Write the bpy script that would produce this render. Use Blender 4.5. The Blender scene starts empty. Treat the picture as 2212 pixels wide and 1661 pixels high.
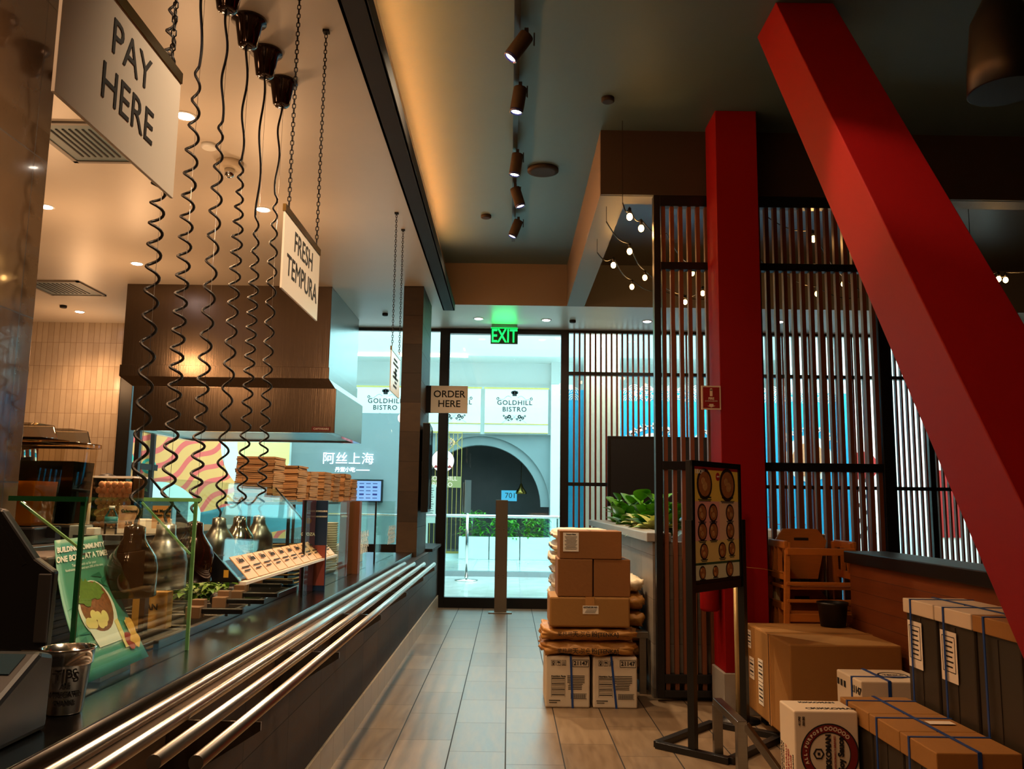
import bpy, bmesh, math, random
from mathutils import Vector, Matrix
random.seed(7)
R = math.radians
sc = bpy.context.scene
COL = sc.collection
# ---------------------------------------------------------------- camera
IMG_W, IMG_H, FPX = 2212.0, 1661.0, 1855.0
CAM = Vector((0, 0, 1.337))
YAW, PITCH, ROLL = R(.126), R(7.79), R(.80)
_f = Vector((math.sin(YAW)*math.cos(PITCH), math.cos(YAW)*math.cos(PITCH), math.sin(PITCH)))
_r = Vector((math.cos(YAW), -math.sin(YAW), 0)); _u = _r.cross(_f)
RR = math.cos(ROLL)*_r + math.sin(ROLL)*_u; UU = -math.sin(ROLL)*_r + math.cos(ROLL)*_u
cd = bpy.data.cameras.new('camera'); cam = bpy.data.objects.new('camera', cd); COL.objects.link(cam)
cam.matrix_world = Matrix(((RR.x, UU.x, -_f.x, CAM.x), (RR.y, UU.y, -_f.y, CAM.y), (RR.z, UU.z, -_f.z, CAM.z), (0, 0, 0, 1)))
cd.sensor_width = 36; cd.lens = FPX/IMG_W*36; cd.clip_start = .05; cd.clip_end = 100
sc.camera = cam
def at(px, py, **k):      # a measured point of the photo, on the plane x=, y= or z= it lies in
    d = RR*((px-IMG_W/2)/FPX) - UU*((py-IMG_H/2)/FPX) + _f
    a, v = list(k.items())[0]; i = 'xyz'.index(a)
    return CAM + d*((v-CAM[i])/d[i])
# ---------------------------------------------------------------- colour management, world
vs = sc.view_settings
vs.view_transform = 'Standard'; vs.look = 'None'; vs.exposure = 0.0; vs.gamma = 1; vs.use_curve_mapping = False
w = bpy.data.worlds.new('world'); sc.world = w; w.use_nodes = True
w.node_tree.nodes['Background'].inputs[0].default_value = (.05, .16, .2, 1)
w.node_tree.nodes['Background'].inputs[1].default_value = .3
CYAN = (.42, .87, 1.0); WARM = (1, .55, .26); TRACK = (1, .74, .46)
def light(kind, loc, power, col, size=.1, size_y=None, rot=(0, 0, 0), spot=None, blend=.6, name='lamp_light'):
    l = bpy.data.lights.new(name, kind); l.energy = power; l.color = col
    if kind == 'AREA':
        l.size = size
        if size_y: l.shape = 'RECTANGLE'; l.size_y = size_y
    else: l.shadow_soft_size = size
    if spot: l.spot_size = spot; l.spot_blend = blend
    o = bpy.data.objects.new(name, l); o.location = loc; o.rotation_euler = rot; COL.objects.link(o); return o
# daylight-coloured light panels of the mall hall beyond the glass, then added fills
light('AREA', (-1, 14.4, 4.32), 540, CYAN, 11, 4.6, name='hall_light')
light('AREA', (-1, 19.4, 4.32), 540, CYAN, 11, 4.6, name='hall_light')
light('AREA', (-1, 17.5, 3.6), 230, (.66, .94, 1), 14, 7, rot=(math.pi, 0, 0), name='hall_ceiling_fill')  # unseen upward fill, added to brighten the hall ceiling
light('AREA', (-2, 13, 3.2), 110, (.8, .97, 1), 9, 2, rot=(math.pi, 0, 0), name='hall_ceiling_fill')  # second added upward fill, under the near hall ceiling
light('AREA', (4.6, 11.75, 4.3), 800, (.8, .95, 1), 7.5, .6, name='hall_light')  # unseen light added to brighten the blue hoarding
# ---------------------------------------------------------------- materials
def lin(c):
    return tuple((x/255/12.92 if x/255 <= .04045 else ((x/255+.055)/1.055)**2.4) for x in c)
MATS = {}
class NT:
    def __init__(s, name):
        s.m = bpy.data.materials.new(name); s.m.use_nodes = True; s.t = s.m.node_tree
        s.b = s.t.nodes['Principled BSDF']; s.out = s.t.nodes['Material Output']
    def n(s, typ, **k):
        x = s.t.nodes.new(typ)
        for a, v in k.items(): setattr(x, a, v)
        return x
    def l(s, a, b): s.t.links.new(a, b)
    def v(s, inp, x):
        if isinstance(x, (int, float)): inp.default_value = x
        elif isinstance(x, tuple): inp.default_value = x if len(x) == 4 else (*x, 1)
        else: s.l(x, inp)
    def math(s, op, a, b=0.0, c=0.0):
        x = s.n('ShaderNodeMath', operation=op)
        for i, q in enumerate((a, b, c)):
            s.v(x.inputs[i], q)
        return x.outputs[0]
    def pos(s, obj=False):
        x = s.n('ShaderNodeTexCoord') if obj else s.n('ShaderNodeNewGeometry')
        sp = s.n('ShaderNodeSeparateXYZ'); s.l(x.outputs['Object' if obj else 'Position'], sp.inputs[0]); return sp.outputs
    def comb(s, x, y, z=0.0):
        c = s.n('ShaderNodeCombineXYZ'); s.v(c.inputs[0], x); s.v(c.inputs[1], y); s.v(c.inputs[2], z); return c.outputs[0]
    def noise(s, vec, scale=5, detail=3, rough=.5):
        x = s.n('ShaderNodeTexNoise'); x.inputs['Scale'].default_value = scale; x.inputs['Detail'].default_value = detail; x.inputs['Roughness'].default_value = rough
        if vec is not None: s.l(vec, x.inputs['Vector'])
        return x.outputs[0]
    def mix(s, f, a, b):
        x = s.n('ShaderNodeMix', data_type='RGBA'); s.v(x.inputs[0], f); s.v(x.inputs[6], a); s.v(x.inputs[7], b); return x.outputs[2]
    def ramp(s, f, a, b): return s.mix(f, a, b)
def mat(name, c, rough=.5, metal=0, spec=.5, var=0, vscale=6, bump=0, bscale=60, emit=None, es=1, coat=0, stretch=None, trans=0):
    if name in MATS: return MATS[name]
    t = NT(name); b = t.b; c = lin(c)
    b.inputs['Base Color'].default_value = (*c, 1); b.inputs['Roughness'].default_value = rough; b.inputs['Metallic'].default_value = metal
    b.inputs['Specular IOR Level'].default_value = spec; b.inputs['Coat Weight'].default_value = coat
    if trans: b.inputs['Transmission Weight'].default_value = trans
    if var or bump:
        tc = t.n('ShaderNodeTexCoord'); mp = t.n('ShaderNodeMapping'); t.l(tc.outputs['Object'], mp.inputs[0])
        if stretch: mp.inputs['Scale'].default_value = stretch
        if var:
            n = t.noise(mp.outputs[0], vscale, 4, .6)
            t.l(t.mix(n, tuple(max(0, x*(1-var)) for x in c), tuple(min(1, x*(1+var)) for x in c)), b.inputs['Base Color'])
        if bump:
            n2 = t.noise(mp.outputs[0], bscale, 3, .6); bp = t.n('ShaderNodeBump'); bp.inputs['Strength'].default_value = bump; bp.inputs['Distance'].default_value = .01
            t.l(n2, bp.inputs['Height']); t.l(bp.outputs[0], b.inputs['Normal'])
    if emit:
        b.inputs['Emission Color'].default_value = (*lin(emit), 1); b.inputs['Emission Strength'].default_value = es
    MATS[name] = t.m; return t.m
def tiles(name, c1, c2, grout, ax, w1, w2, g1, g2, o1=0, o2=0, stag=0, rough=.5, vary=.25, streak=None, bump=.3, coat=0, spec=.5):
    """rectangular tiles: ax = (axis across, axis along) in world metres"""
    t = NT(name); p = t.pos(); a, b = p['XYZ'.index(ax[0])], p['XYZ'.index(ax[1])]
    u = t.math('DIVIDE', t.math('SUBTRACT', a, o1), w1); iu = t.math('FLOOR', u)
    v = t.math('DIVIDE', t.math('SUBTRACT', b, o2), w2)
    v = t.math('ADD', v, t.math('MULTIPLY', iu, stag)); iv = t.math('FLOOR', v)
    fu = t.math('FRACT', u); fv = t.math('FRACT', v)
    du = t.math('MULTIPLY', t.math('MINIMUM', fu, t.math('SUBTRACT', 1.0, fu)), w1)
    dv = t.math('MULTIPLY', t.math('MINIMUM', fv, t.math('SUBTRACT', 1.0, fv)), w2)
    m1 = t.math('LESS_THAN', du, g1/2); m2 = t.math('LESS_THAN', dv, g2/2)
    m = t.math('MAXIMUM', m1, t.math('MULTIPLY', m2, .8))
    wn = t.n('ShaderNodeTexWhiteNoise', noise_dimensions='2D'); t.l(t.comb(iu, iv), wn.inputs['Vector'])
    st = streak or (1, 1, 1)
    vec = t.comb(t.math('MULTIPLY', p[0], st[0]), t.math('MULTIPLY', p[1], st[1]), t.math('MULTIPLY', p[2], st[2]))
    vv = t.n('ShaderNodeVectorMath', operation='ADD'); t.l(vec, vv.inputs[0]); t.l(wn.outputs['Color'], vv.inputs[1])
    ns = t.noise(vv.outputs[0], 3, 5, .65)
    f = t.math('ADD', t.math('MULTIPLY', wn.outputs['Value'], vary), t.math('MULTIPLY', ns, 1-vary))
    base = t.mix(t.math('MULTIPLY_ADD', f, 2.0, -.5), lin(c1), lin(c2))
    col = t.mix(m, base, lin(grout))
    t.l(col, t.b.inputs['Base Color'])
    t.v(t.b.inputs['Roughness'], t.math('ADD', t.math('MULTIPLY', ns, .15), t.math('MULTIPLY_ADD', m, .4, rough-.07)))
    t.b.inputs['Coat Weight'].default_value = coat; t.b.inputs['Specular IOR Level'].default_value = spec
    bp = t.n('ShaderNodeBump'); bp.inputs['Strength'].default_value = bump; bp.inputs['Distance'].default_value = .004
    t.l(t.math('SUBTRACT', t.math('MULTIPLY', ns, .3), m), bp.inputs['Height']); t.l(bp.outputs[0], t.b.inputs['Normal'])
    MATS[name] = t.m; return t.m
def glass(name, tint=(1, 1, 1), spec=.9, rough=0.0, lo=.05):
    t = NT(name); t.t.nodes.remove(t.b)
    tr = t.n('ShaderNodeBsdfTransparent'); tr.inputs[0].default_value = (*tint, 1)
    gl = t.n('ShaderNodeBsdfGlossy'); gl.inputs['Roughness'].default_value = rough
    fr = t.n('ShaderNodeFresnel'); fr.inputs[0].default_value = 1.5
    mx = t.n('ShaderNodeMixShader'); t.l(t.math('MULTIPLY', fr.outputs[0], spec), mx.inputs[0])
    t.l(tr.outputs[0], mx.inputs[1]); t.l(gl.outputs[0], mx.inputs[2]); t.l(mx.outputs[0], t.out.inputs[0])
    MATS[name] = t.m; return t.m
def emis(name, c, s):
    return mat(name, (0, 0, 0), rough=.6, emit=c, es=s)
M = {}
M['floor'] = tiles('floor_tile', (98, 78, 58), (138, 116, 90), (16, 11, 8), 'XY', .305, .61, .007, .004, -.607, 8.13-6.1, .36, .34, .2, (9, 1.2, 1), .25)
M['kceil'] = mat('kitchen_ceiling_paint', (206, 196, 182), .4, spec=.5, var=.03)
M['beam_shaded'] = mat('shaded_bulkhead_paint', (54, 46, 40), .55)  # beam paint darkened to carry the shade on the beam's front face
M['railst'] = mat('tray_rail_steel', (222, 220, 216), .3, 1)
M['mceil'] = mat('main_ceiling_paint', (84, 108, 114), .5, var=.05, bump=.05)
M['dceil'] = mat('dining_ceiling_gloss', (66, 56, 42), .3, spec=.6)
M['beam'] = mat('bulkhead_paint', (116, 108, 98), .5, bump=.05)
M['darktrim'] = mat('dark_metal_trim', (24, 17, 12), .75)
M['black'] = mat('black_powder_coat', (9, 9, 10), .42)
M['stone'] = tiles('slate_wall_tile', (34, 23, 12), (72, 50, 29), (18, 12, 8), 'YZ', .61, .305, .003, .004, 0, .15-.305, 0, .6, .35, (5, 5, 14), .8, spec=.3)
M['colst'] = tiles('slate_column_tile', (42, 30, 18), (72, 53, 34), (24, 18, 12), 'XZ', .5, .309, .002, .004, -1.3, .81, 0, .55, .45, (2, 2, 5), .5)
M['skirt'] = tiles('cream_skirting_tile', (150, 132, 108), (176, 158, 130), (60, 48, 36), 'YZ', .305, .4, .003, .003, 0, -.1, 0, .4)
M['wtile'] = tiles('white_stacked_tile', (166, 150, 130), (190, 174, 152), (120, 98, 74), 'XZ', .0755, .31, .005, .005, -5.1, 3.6-.31*12+.04, 0, .22, .3)
M['wtile2'] = tiles('white_stacked_tile_side', (166, 150, 130), (190, 174, 152), (120, 98, 74), 'YZ', .0755, .31, .005, .005, 0, 3.6-.31*12+.04, 0, .22, .3)
M['ptile'] = tiles('glossy_pillar_tile', (74, 58, 42), (88, 70, 52), (36, 26, 18), 'YZ', .3, .635, .004, .006, 3.2, 2.02-1.27, 0, .08, .3, None, .15, coat=.5)
M['steel'] = mat('brushed_stainless', (150, 148, 144), .28, 1, var=.12, vscale=3, stretch=(1, 40, 40))
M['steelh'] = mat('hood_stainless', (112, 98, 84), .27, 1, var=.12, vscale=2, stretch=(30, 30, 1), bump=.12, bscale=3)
M['chrome'] = mat('polished_steel', (215, 213, 208), .13, 1)
M['ctr'] = mat('steel_counter', (104, 102, 100), .2, 1, var=.25, vscale=2)
M['red'] = mat('red_paint', (132, 1, 2), .6, spec=.22, bump=.05, bscale=200)
M['slat'] = mat('brown_wood_slat', (110, 62, 34), .5, var=.25, vscale=4, stretch=(8, 8, .6))
M['slatw'] = mat('window_slat_wood', (112, 50, 22), .5, var=.15, vscale=4, stretch=(8, 8, .6))
M['planter'] = tiles('grey_planter_tile', (108, 98, 84), (140, 130, 116), (70, 60, 50), 'YZ', .61, .305, .003, .003, 0, .06, 0, .5, .3, (2, 2, 5), .3)
M['capst'] = mat('grey_stone_coping', (150, 146, 138), .35, var=.15, vscale=5)
M['plank'] = tiles('wood_plank_cladding', (104, 54, 24), (130, 70, 32), (40, 18, 8), 'YZ', 3.0, .088, .001, .003, 0, .02, 0, .4, .2, (1, 1, 14), .3)
M['card'] = mat('brown_cardboard', (148, 104, 46), .75, var=.06, vscale=3, bump=.12, bscale=40)
M['card2'] = mat('orange_cardboard', (132, 84, 34), .75, var=.06, vscale=3, bump=.12, bscale=40)
M['wcard'] = mat('white_carton', (206, 190, 164), .7, var=.04)
M['tape'] = mat('clear_packing_tape', (178, 128, 72), .22)
M['kraft'] = mat('kraft_paper', (168, 116, 50), .55, var=.16, vscale=6, bump=1.0, bscale=9, stretch=(1, 1, 2.5))
M['wsack'] = mat('white_paper_sack', (214, 196, 164), .6, var=.06, bump=.7, bscale=12)
M['ink'] = mat('black_ink', (18, 14, 12), .7)
M['redink'] = mat('red_ink', (150, 22, 16), .7)
M['label'] = mat('white_label', (228, 218, 200), .6)
M['strap'] = mat('blue_strapping', (22, 62, 128), .4)
M['crate'] = mat('dark_plastic_crate', (52, 46, 36), .4, var=.1)
M['pine'] = mat('honey_beech_wood', (186, 112, 40), .42, var=.18, vscale=5, stretch=(2, 2, 14))
M['acry'] = mat('frosted_sign_acrylic', (236, 224, 208), .3, spec=.6)
M['brass'] = mat('brass_strip', (150, 118, 58), .25, 1)
M['leaf'] = mat('green_leaf', (84, 156, 36), .38, var=.35, vscale=14)
M['leafv'] = mat('variegated_leaf', (176, 184, 104), .4, var=.5, vscale=30)
M['soil'] = mat('dark_soil', (28, 20, 12), .9)
M['mallfloor'] = tiles('mall_floor_tile', (196, 196, 190), (222, 222, 216), (120, 122, 120), 'XY', .9, .9, .006, .006, .2, .1, 0, .12, .3, None, .05)
M['white'] = mat('white_paint', (232, 234, 230), .5)
M['mallgrey'] = mat('grey_render_wall', (132, 140, 140), .7, var=.1, vscale=2)
M['glass'] = glass('window_glass', (.93, .99, .98), .8)
M['guard'] = glass('greenish_guard_glass', (.90, .97, .93), .16)
M['gedge'] = mat('green_glass_edge', (28, 84, 52), .1, spec=.8)
M['gedge2'] = mat('pale_glass_edge', (140, 190, 120), .15, spec=.8)
M['dark'] = mat('dark_interior', (20, 20, 22), .7)
M['cup'] = mat('white_paper', (232, 226, 214), .5)
M['choc'] = mat('dark_copper_enamel', (46, 24, 12), .12, .6, coat=.6)
M['cable'] = mat('black_rubber_cable', (14, 9, 7), .45)
# ---------------------------------------------------------------- mesh builder
class MB:
    def __init__(s): s.v = []; s.f = []; s.mi = []; s.sm = []; s.m = 0
    def add(s, vs_, fs, smooth=False):
        o = len(s.v); s.v += [Vector(p) for p in vs_]
        for f in fs: s.f.append(tuple(i+o for i in f)); s.mi.append(s.m); s.sm.append(smooth)
        return s
    def box(s, x0, x1, y0, y1, z0, z1):
        return s.add([(x0, y0, z0), (x1, y0, z0), (x1, y1, z0), (x0, y1, z0), (x0, y0, z1), (x1, y0, z1), (x1, y1, z1), (x0, y1, z1)],
                     [(0, 3, 2, 1), (4, 5, 6, 7), (0, 1, 5, 4), (1, 2, 6, 5), (2, 3, 7, 6), (3, 0, 4, 7)])
    def obox(s, c, dx, dy, dz):      # centre and three half-axis vectors
        c, dx, dy, dz = Vector(c), Vector(dx), Vector(dy), Vector(dz)
        return s.add([c+a*dx+b*dy+d*dz for d in (-1, 1) for a, b in ((-1, -1), (1, -1), (1, 1), (-1, 1))],
                     [(0, 3, 2, 1), (4, 5, 6, 7), (0, 1, 5, 4), (1, 2, 6, 5), (2, 3, 7, 6), (3, 0, 4, 7)])
    def bar(s, a, b, w=.02, h=None, up=(0, 0, 1)):
        a, b = Vector(a), Vector(b); d = (b-a); L = d.length; d.normalize(); up = Vector(up)
        if abs(d.dot(up)) > .99: up = Vector((0, 1, 0))
        sd = d.cross(up).normalized(); u2 = sd.cross(d); h = h or w
        return s.obox((a+b)/2, d*L/2, sd*w/2, u2*h/2)
    def tube(s, pts, r, n=8, cap=True, smooth=True):
        pts = [Vector(p) for p in pts]; k = len(pts); rr = r if isinstance(r, (list, tuple)) else [r]*k
        T = [(pts[min(i+1, k-1)]-pts[max(i-1, 0)]).normalized() for i in range(k)]
        up = Vector((0, 0, 1)) if abs(T[0].z) < .9 else Vector((1, 0, 0))
        nrm = T[0].cross(up).normalized(); vs_ = []
        for i in range(k):
            nrm = (nrm - T[i]*nrm.dot(T[i])).normalized(); bn = T[i].cross(nrm)
            for j in range(n):
                a = 2*math.pi*j/n; vs_.append(pts[i]+(nrm*math.cos(a)+bn*math.sin(a))*rr[i])
        fs = [(i*n+j, i*n+(j+1) % n, (i+1)*n+(j+1) % n, (i+1)*n+j) for i in range(k-1) for j in range(n)]
        s.add(vs_, fs, smooth)
        if cap:
            o = len(s.v)-k*n; s.f.append(tuple(o+j for j in reversed(range(n)))); s.f.append(tuple(o+(k-1)*n+j for j in range(n)))
            s.mi += [s.m]*2; s.sm += [False]*2
        return s
    def lathe(s, c, prof, n=24, axis=(0, 0, 1), smooth=True, sx=1, sy=1):
        c = Vector(c); ax = Vector(axis).normalized()
        q = Vector((0, 0, 1)).rotation_difference(ax).to_matrix(); vs_ = []
        for r, z in prof:
            for j in range(n):
                a = 2*math.pi*j/n; vs_.append(c+q@Vector((r*math.cos(a)*sx, r*math.sin(a)*sy, z)))
        k = len(prof); fs = [(i*n+j, i*n+(j+1) % n, (i+1)*n+(j+1) % n, (i+1)*n+j) for i in range(k-1) for j in range(n)]
        s.add(vs_, fs, smooth); o = len(s.v)-k*n
        s.f.append(tuple(o+j for j in reversed(range(n)))); s.f.append(tuple(o+(k-1)*n+j for j in range(n))); s.mi += [s.m]*2; s.sm += [False]*2
        return s
    def ball(s, c, r, n=10, sx=1, sy=1, sz=1):
        return s.lathe(c, [(max(1e-4, r*math.sin(math.pi*i/n)), -r*math.cos(math.pi*i/n)*sz) for i in range(n+1)], n+4, sx=sx, sy=sy)
    def prism(s, pts, d):            # polygon of 3D points pushed along d
        pts = [Vector(p) for p in pts]; d = Vector(d); n = len(pts)
        return s.add(pts+[p+d for p in pts], [tuple(range(n)), tuple(n+i for i in reversed(range(n)))]+[(i, n+i, n+(i+1) % n, (i+1) % n) for i in range(n)])
    def grid(s, fn, nu, nv, th=.002, smooth=True):   # a sheet P(u,v) with thickness
        P = [[Vector(fn(i/nu, j/nv)) for j in range(nv+1)] for i in range(nu+1)]; vs_ = []; back = []
        for i in range(nu+1):
            for j in range(nv+1):
                a = P[min(i+1, nu)][j]-P[max(i-1, 0)][j]; b = P[i][min(j+1, nv)]-P[i][max(j-1, 0)]
                n_ = a.cross(b); n_ = n_.normalized() if n_.length > 1e-9 else Vector((0, 0, 1))
                vs_.append(P[i][j]); back.append(P[i][j]-n_*th)
        K = nv+1; o = len(vs_); fs = []
        for i in range(nu):
            for j in range(nv):
                q = (i*K+j, (i+1)*K+j, (i+1)*K+j+1, i*K+j+1); fs.append(q); fs.append(tuple(o+x for x in reversed(q)))
        rim = [i*K for i in range(nu+1)]+[nu*K+j for j in range(1, K)]+[i*K+nv for i in reversed(range(nu))]+[j for j in reversed(range(1, nv))]
        for a, b in zip(rim, rim[1:]+rim[:1]): fs.append((a, o+a, o+b, b))
        return s.add(vs_+back, fs, smooth)
    def text(s, t, size, o, right=(1, 0, 0), up=(0, 0, 1), al='CENTER', ext=.0006, fn=None, sp=1, bold=0):
        c = bpy.data.curves.new('t', 'FONT'); c.body = t; c.size = size; c.align_x = al; c.align_y = 'CENTER'; c.extrude = 0 if fn else ext; c.space_character = sp; c.offset = bold; c.resolution_u = 3
        ob = bpy.data.objects.new('t', c); COL.objects.link(ob); bpy.context.view_layer.update()
        me = bpy.data.meshes.new_from_object(ob.evaluated_get(bpy.context.evaluated_depsgraph_get()))
        bpy.data.objects.remove(ob)
        if fn: vs_ = [fn(v.co.x, v.co.y) for v in me.vertices]
        else:
            o = Vector(o); r_ = Vector(right).normalized(); u_ = Vector(up).normalized(); n_ = r_.cross(u_)
            vs_ = [o+r_*v.co.x+u_*v.co.y+n_*(v.co.z+ext) for v in me.vertices]
        s.add(vs_, [tuple(p.vertices) for p in me.polygons]); bpy.data.meshes.remove(me); return s
    def rect(s, o, right, up, w_, h_, e=.0006):      # thin plate, its centre o
        r_ = Vector(right).normalized(); u_ = Vector(up).normalized(); n_ = r_.cross(u_)
        return s.obox(Vector(o)+n_*e/2, r_*w_/2, u_*h_/2, n_*e/2)
    def disc(s, o, right, up, r0, r1=0, e=.0006, n=28, a0=0, a1=360):
        r_ = Vector(right).normalized(); u_ = Vector(up).normalized(); n_ = r_.cross(u_)*e; o = Vector(o)
        A = [R(a0+(a1-a0)*i/n) for i in range(n+1)]
        P = [o+r_*math.cos(a)*r0+u_*math.sin(a)*r0+n_ for a in A]
        if r1 <= 0: return s.prism([p-n_ for p in P[:-1]], n_)
        Q = [o+r_*math.cos(a)*r1+u_*math.sin(a)*r1+n_ for a in A]
        for i in range(n): s.prism([P[i]-n_, P[i+1]-n_, Q[i+1]-n_, Q[i]-n_], n_)
        return s
    def build(s, name, mats, parent=None, bev=0, seg=2, label=None, sub=0):
        T = parent and XF[parent.name]
        if parent: inv = T.inverted(); vs_ = [inv@p for p in s.v]; org = Vector((0, 0, 0))
        else:
            lo = [min(p[i] for p in s.v) for i in range(3)]; hi = [max(p[i] for p in s.v) for i in range(3)]
            org = Vector(((lo[0]+hi[0])/2, (lo[1]+hi[1])/2, lo[2])); vs_ = [p-org for p in s.v]
        me = bpy.data.meshes.new(name); me.from_pydata(vs_, [], s.f)
        mats = mats if isinstance(mats, (list, tuple)) else [mats]
        for m_ in mats: me.materials.append(M[m_] if isinstance(m_, str) else m_)
        me.polygons.foreach_set('material_index', s.mi); me.polygons.foreach_set('use_smooth', s.sm)
        bm = bmesh.new(); bm.from_mesh(me); bmesh.ops.recalc_face_normals(bm, faces=bm.faces); bm.to_mesh(me); bm.free(); me.update()
        o = bpy.data.objects.new(name, me); COL.objects.link(o); o.location = org
        if parent: o.parent = parent
        XF[o.name] = (T if parent else Matrix.Translation(org))
        if parent: o.location = (0, 0, 0)
        if bev:
            b = o.modifiers.new('bevel', 'BEVEL'); b.width = bev; b.segments = seg; b.limit_method = 'ANGLE'; b.angle_limit = R(40)
        if sub:
            b = o.modifiers.new('sub', 'SUBSURF'); b.levels = b.render_levels = sub
        if label: o['label'] = label
        return o
XF = {}
def thing(name, label, cat, loc, rz=0, group=None):
    o = bpy.data.objects.new(name, None); COL.objects.link(o); o.location = loc; o.rotation_euler = (0, 0, rz); o.empty_display_size = .1
    o['label'] = label; o['category'] = cat
    if group: o['group'] = group
    XF[o.name] = Matrix.Translation(Vector(loc))@Matrix.Rotation(rz, 4, 'Z'); return o
def tag(o, label, cat, group=None, kind=None):
    o['label'] = label; o['category'] = cat
    if group: o['group'] = group
    if kind: o['kind'] = kind
    return o
def st(o): o['kind'] = 'structure'; return o
def dup(root, loc, rz=None, label=None):
    r = root.copy(); COL.objects.link(r); r.location = loc
    if rz is not None: r.rotation_euler = (0, 0, rz)
    if label: r['label'] = label
    for ch in [c for c in bpy.data.objects if c.parent == root]:
        c = ch.copy(); COL.objects.link(c); c.parent = r
        for g in [q for q in bpy.data.objects if q.parent == ch]:
            d = g.copy(); COL.objects.link(d); d.parent = c
    return r
def B(): return MB()
# ================================================================ THE ROOM
X = Vector((1, 0, 0)); Y = Vector((0, 1, 0)); Z = Vector((0, 0, 1)); DW = 11.2   # DW: the glazed end wall
st(B().box(-6.5, 6.5, -3, 11.32, -.1, 0).build('floor', 'floor'))
# kitchen ceiling slab (lower), entrance bulkhead, main ceiling
st(B().box(-6.5, -.78, -3, 11.3, 3.6, 4.3).build('ceiling_kitchen', 'kceil'))
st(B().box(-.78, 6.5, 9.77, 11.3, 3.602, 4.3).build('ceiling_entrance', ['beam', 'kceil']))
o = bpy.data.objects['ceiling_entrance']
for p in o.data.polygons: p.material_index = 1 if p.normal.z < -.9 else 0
st(B().box(-.78, .9, -3, 9.77, 4.1, 4.3).box(.9, 6.5, -3, 6.2, 4.1, 4.3).build('ceiling_main', 'mceil'))
st(B().box(.85, 6.5, 6.2, 9.77, 4.1, 4.31).build('ceiling_dining', 'dceil'))
st(B().box(.648, .85, 6.13, 9.77, 3.6, 4.1).box(.85, 6.5, 6.13, 6.3, 3.6, 4.1).build('ceiling_beam', 'beam')); st(B().box(.65, 6.5, 6.1, 6.13, 3.602, 4.1).build('ceiling_beam_front', 'beam_shaded'))
st(B().box(-.79, -.775, -3, 9.77, 3.53, 3.72).box(-.79, -.66, -3, 9.77, 3.53, 3.56).box(-.67, -.655, -3, 9.77, 3.53, 3.62).build('trim_1', 'darktrim'))
st(B().box(-6.7, -6.5, -3, 11.3, 0, 3.7).build('wall_left', 'wtile2'))
st(B().box(-6.5, -5.09, 11.12, 11.3, 0, 3.6).build('wall_back_kitchen', 'wtile'))
st(B().box(-6.7, 6.7, -3.2, -3, -.1, 4.3).build('wall_behind', 'dark'))
st(B().box(6.5, 6.7, -3, 11.3, 0, 4.3).build('wall_right', 'dark'))
o = st(B().box(-2.25, -1.865, .9, 3.3, 0, 3.6).build('wall_pillar', 'ptile', bev=.006))
# stone column and the low stone wall under the counter
st(B().box(-1.143, -.932, 8.92, 9.86, .0, 3.6).build('wall_stone_column', 'colst'))
for p in bpy.data.objects['wall_stone_column'].data.polygons: pass
bpy.data.objects['wall_stone_column'].data.materials.append(M['stone'])
for p in bpy.data.objects['wall_stone_column'].data.polygons: p.material_index = 1 if abs(p.normal.x) > .9 else 0
st(B().box(-1.02, -.885, 0.2, DW, 0, .765).build('wall_counter_front', 'stone'))
st(B().box(-.885, -.872, 0.2, DW-.06, 0, .155).build('baseboard_left', 'skirt'))
st(B().box(-1.16, -.85, 9.87, DW-.04, .765, .80).build('trim_ledge', 'darktrim', bev=.004))
# glazed end wall: door, side lights, slat windows
def frame(name, rects, mt='black', parent=None, **k):
    b = B()
    for r in rects: b.box(*r)
    return st(b.build(name, mt, parent, bev=.003, **k))
d = bpy.data.objects.new('door_1', None); COL.objects.link(d); d.location = (-.05, DW, 0); XF['door_1'] = Matrix.Translation(d.location); d['kind'] = 'structure'
B().box(-.93, -.80, DW-.05, DW+.06, 0, 3.60).box(.665, .77, DW-.05, DW+.06, 0, 3.60).box(-.80, .665, DW-.05, DW+.06, 0, .13).box(-.80, .665, DW-.05, DW+.06, 3.535, 3.6).build('door_frame', 'black', d, bev=.004)
B().box(-.80, .665, DW-.005, DW+.005, .13, 3.535).build('door_pane', 'glass', d)
d = bpy.data.objects.new('window_1', None); COL.objects.link(d); d.location = (-3, DW, 0); XF['window_1'] = Matrix.Translation(d.location); d['kind'] = 'structure'
B().box(-5.09, -4.93, DW-.07, DW+.08, 0, 3.6).box(-4.86, -4.80, DW-.04, DW+.04, 0, 3.6).box(-4.80, -.93, DW-.03, DW+.04, 3.56, 3.6).box(-4.80, -.93, DW-.03, DW+.04, 0, .78).build('window_frame', 'black', d, bev=.003)
B().box(-4.80, -.93, DW-.004, DW+.004, .78, 3.56).build('window_pane', 'glass', d)
d = bpy.data.objects.new('window_2', None); COL.objects.link(d); d.location = (3.6, DW, 0); XF['window_2'] = Matrix.Translation(d.location); d['kind'] = 'structure'
b = B().box(.77, 6.5, DW-.03, DW+.05, 3.565, 3.6).box(.77, 6.5, DW-.05, DW+.05, 3.0, 3.045).box(.77, 6.5, DW-.05, DW+.05, 1.555, 1.60).box(.77, 6.5, DW-.03, DW+.05, 0, .12)
for x in (2.62, 4.95, 5.46, 6.1): b.box(x, x+.07, DW-.05, DW+.05, 0, 3.6)
b.build('window_frame', 'black', d, bev=.003)
B().box(.77, 6.5, DW+.02, DW+.028, .12, 3.565).build('window_pane', 'glass', d)
b = B(); x = .84
while x < 6.4:
    b.box(x-.011, x+.011, DW-.045, DW+.005, .12, 3.565); x += .0705
b.build('slats', 'slatw', d)
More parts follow.
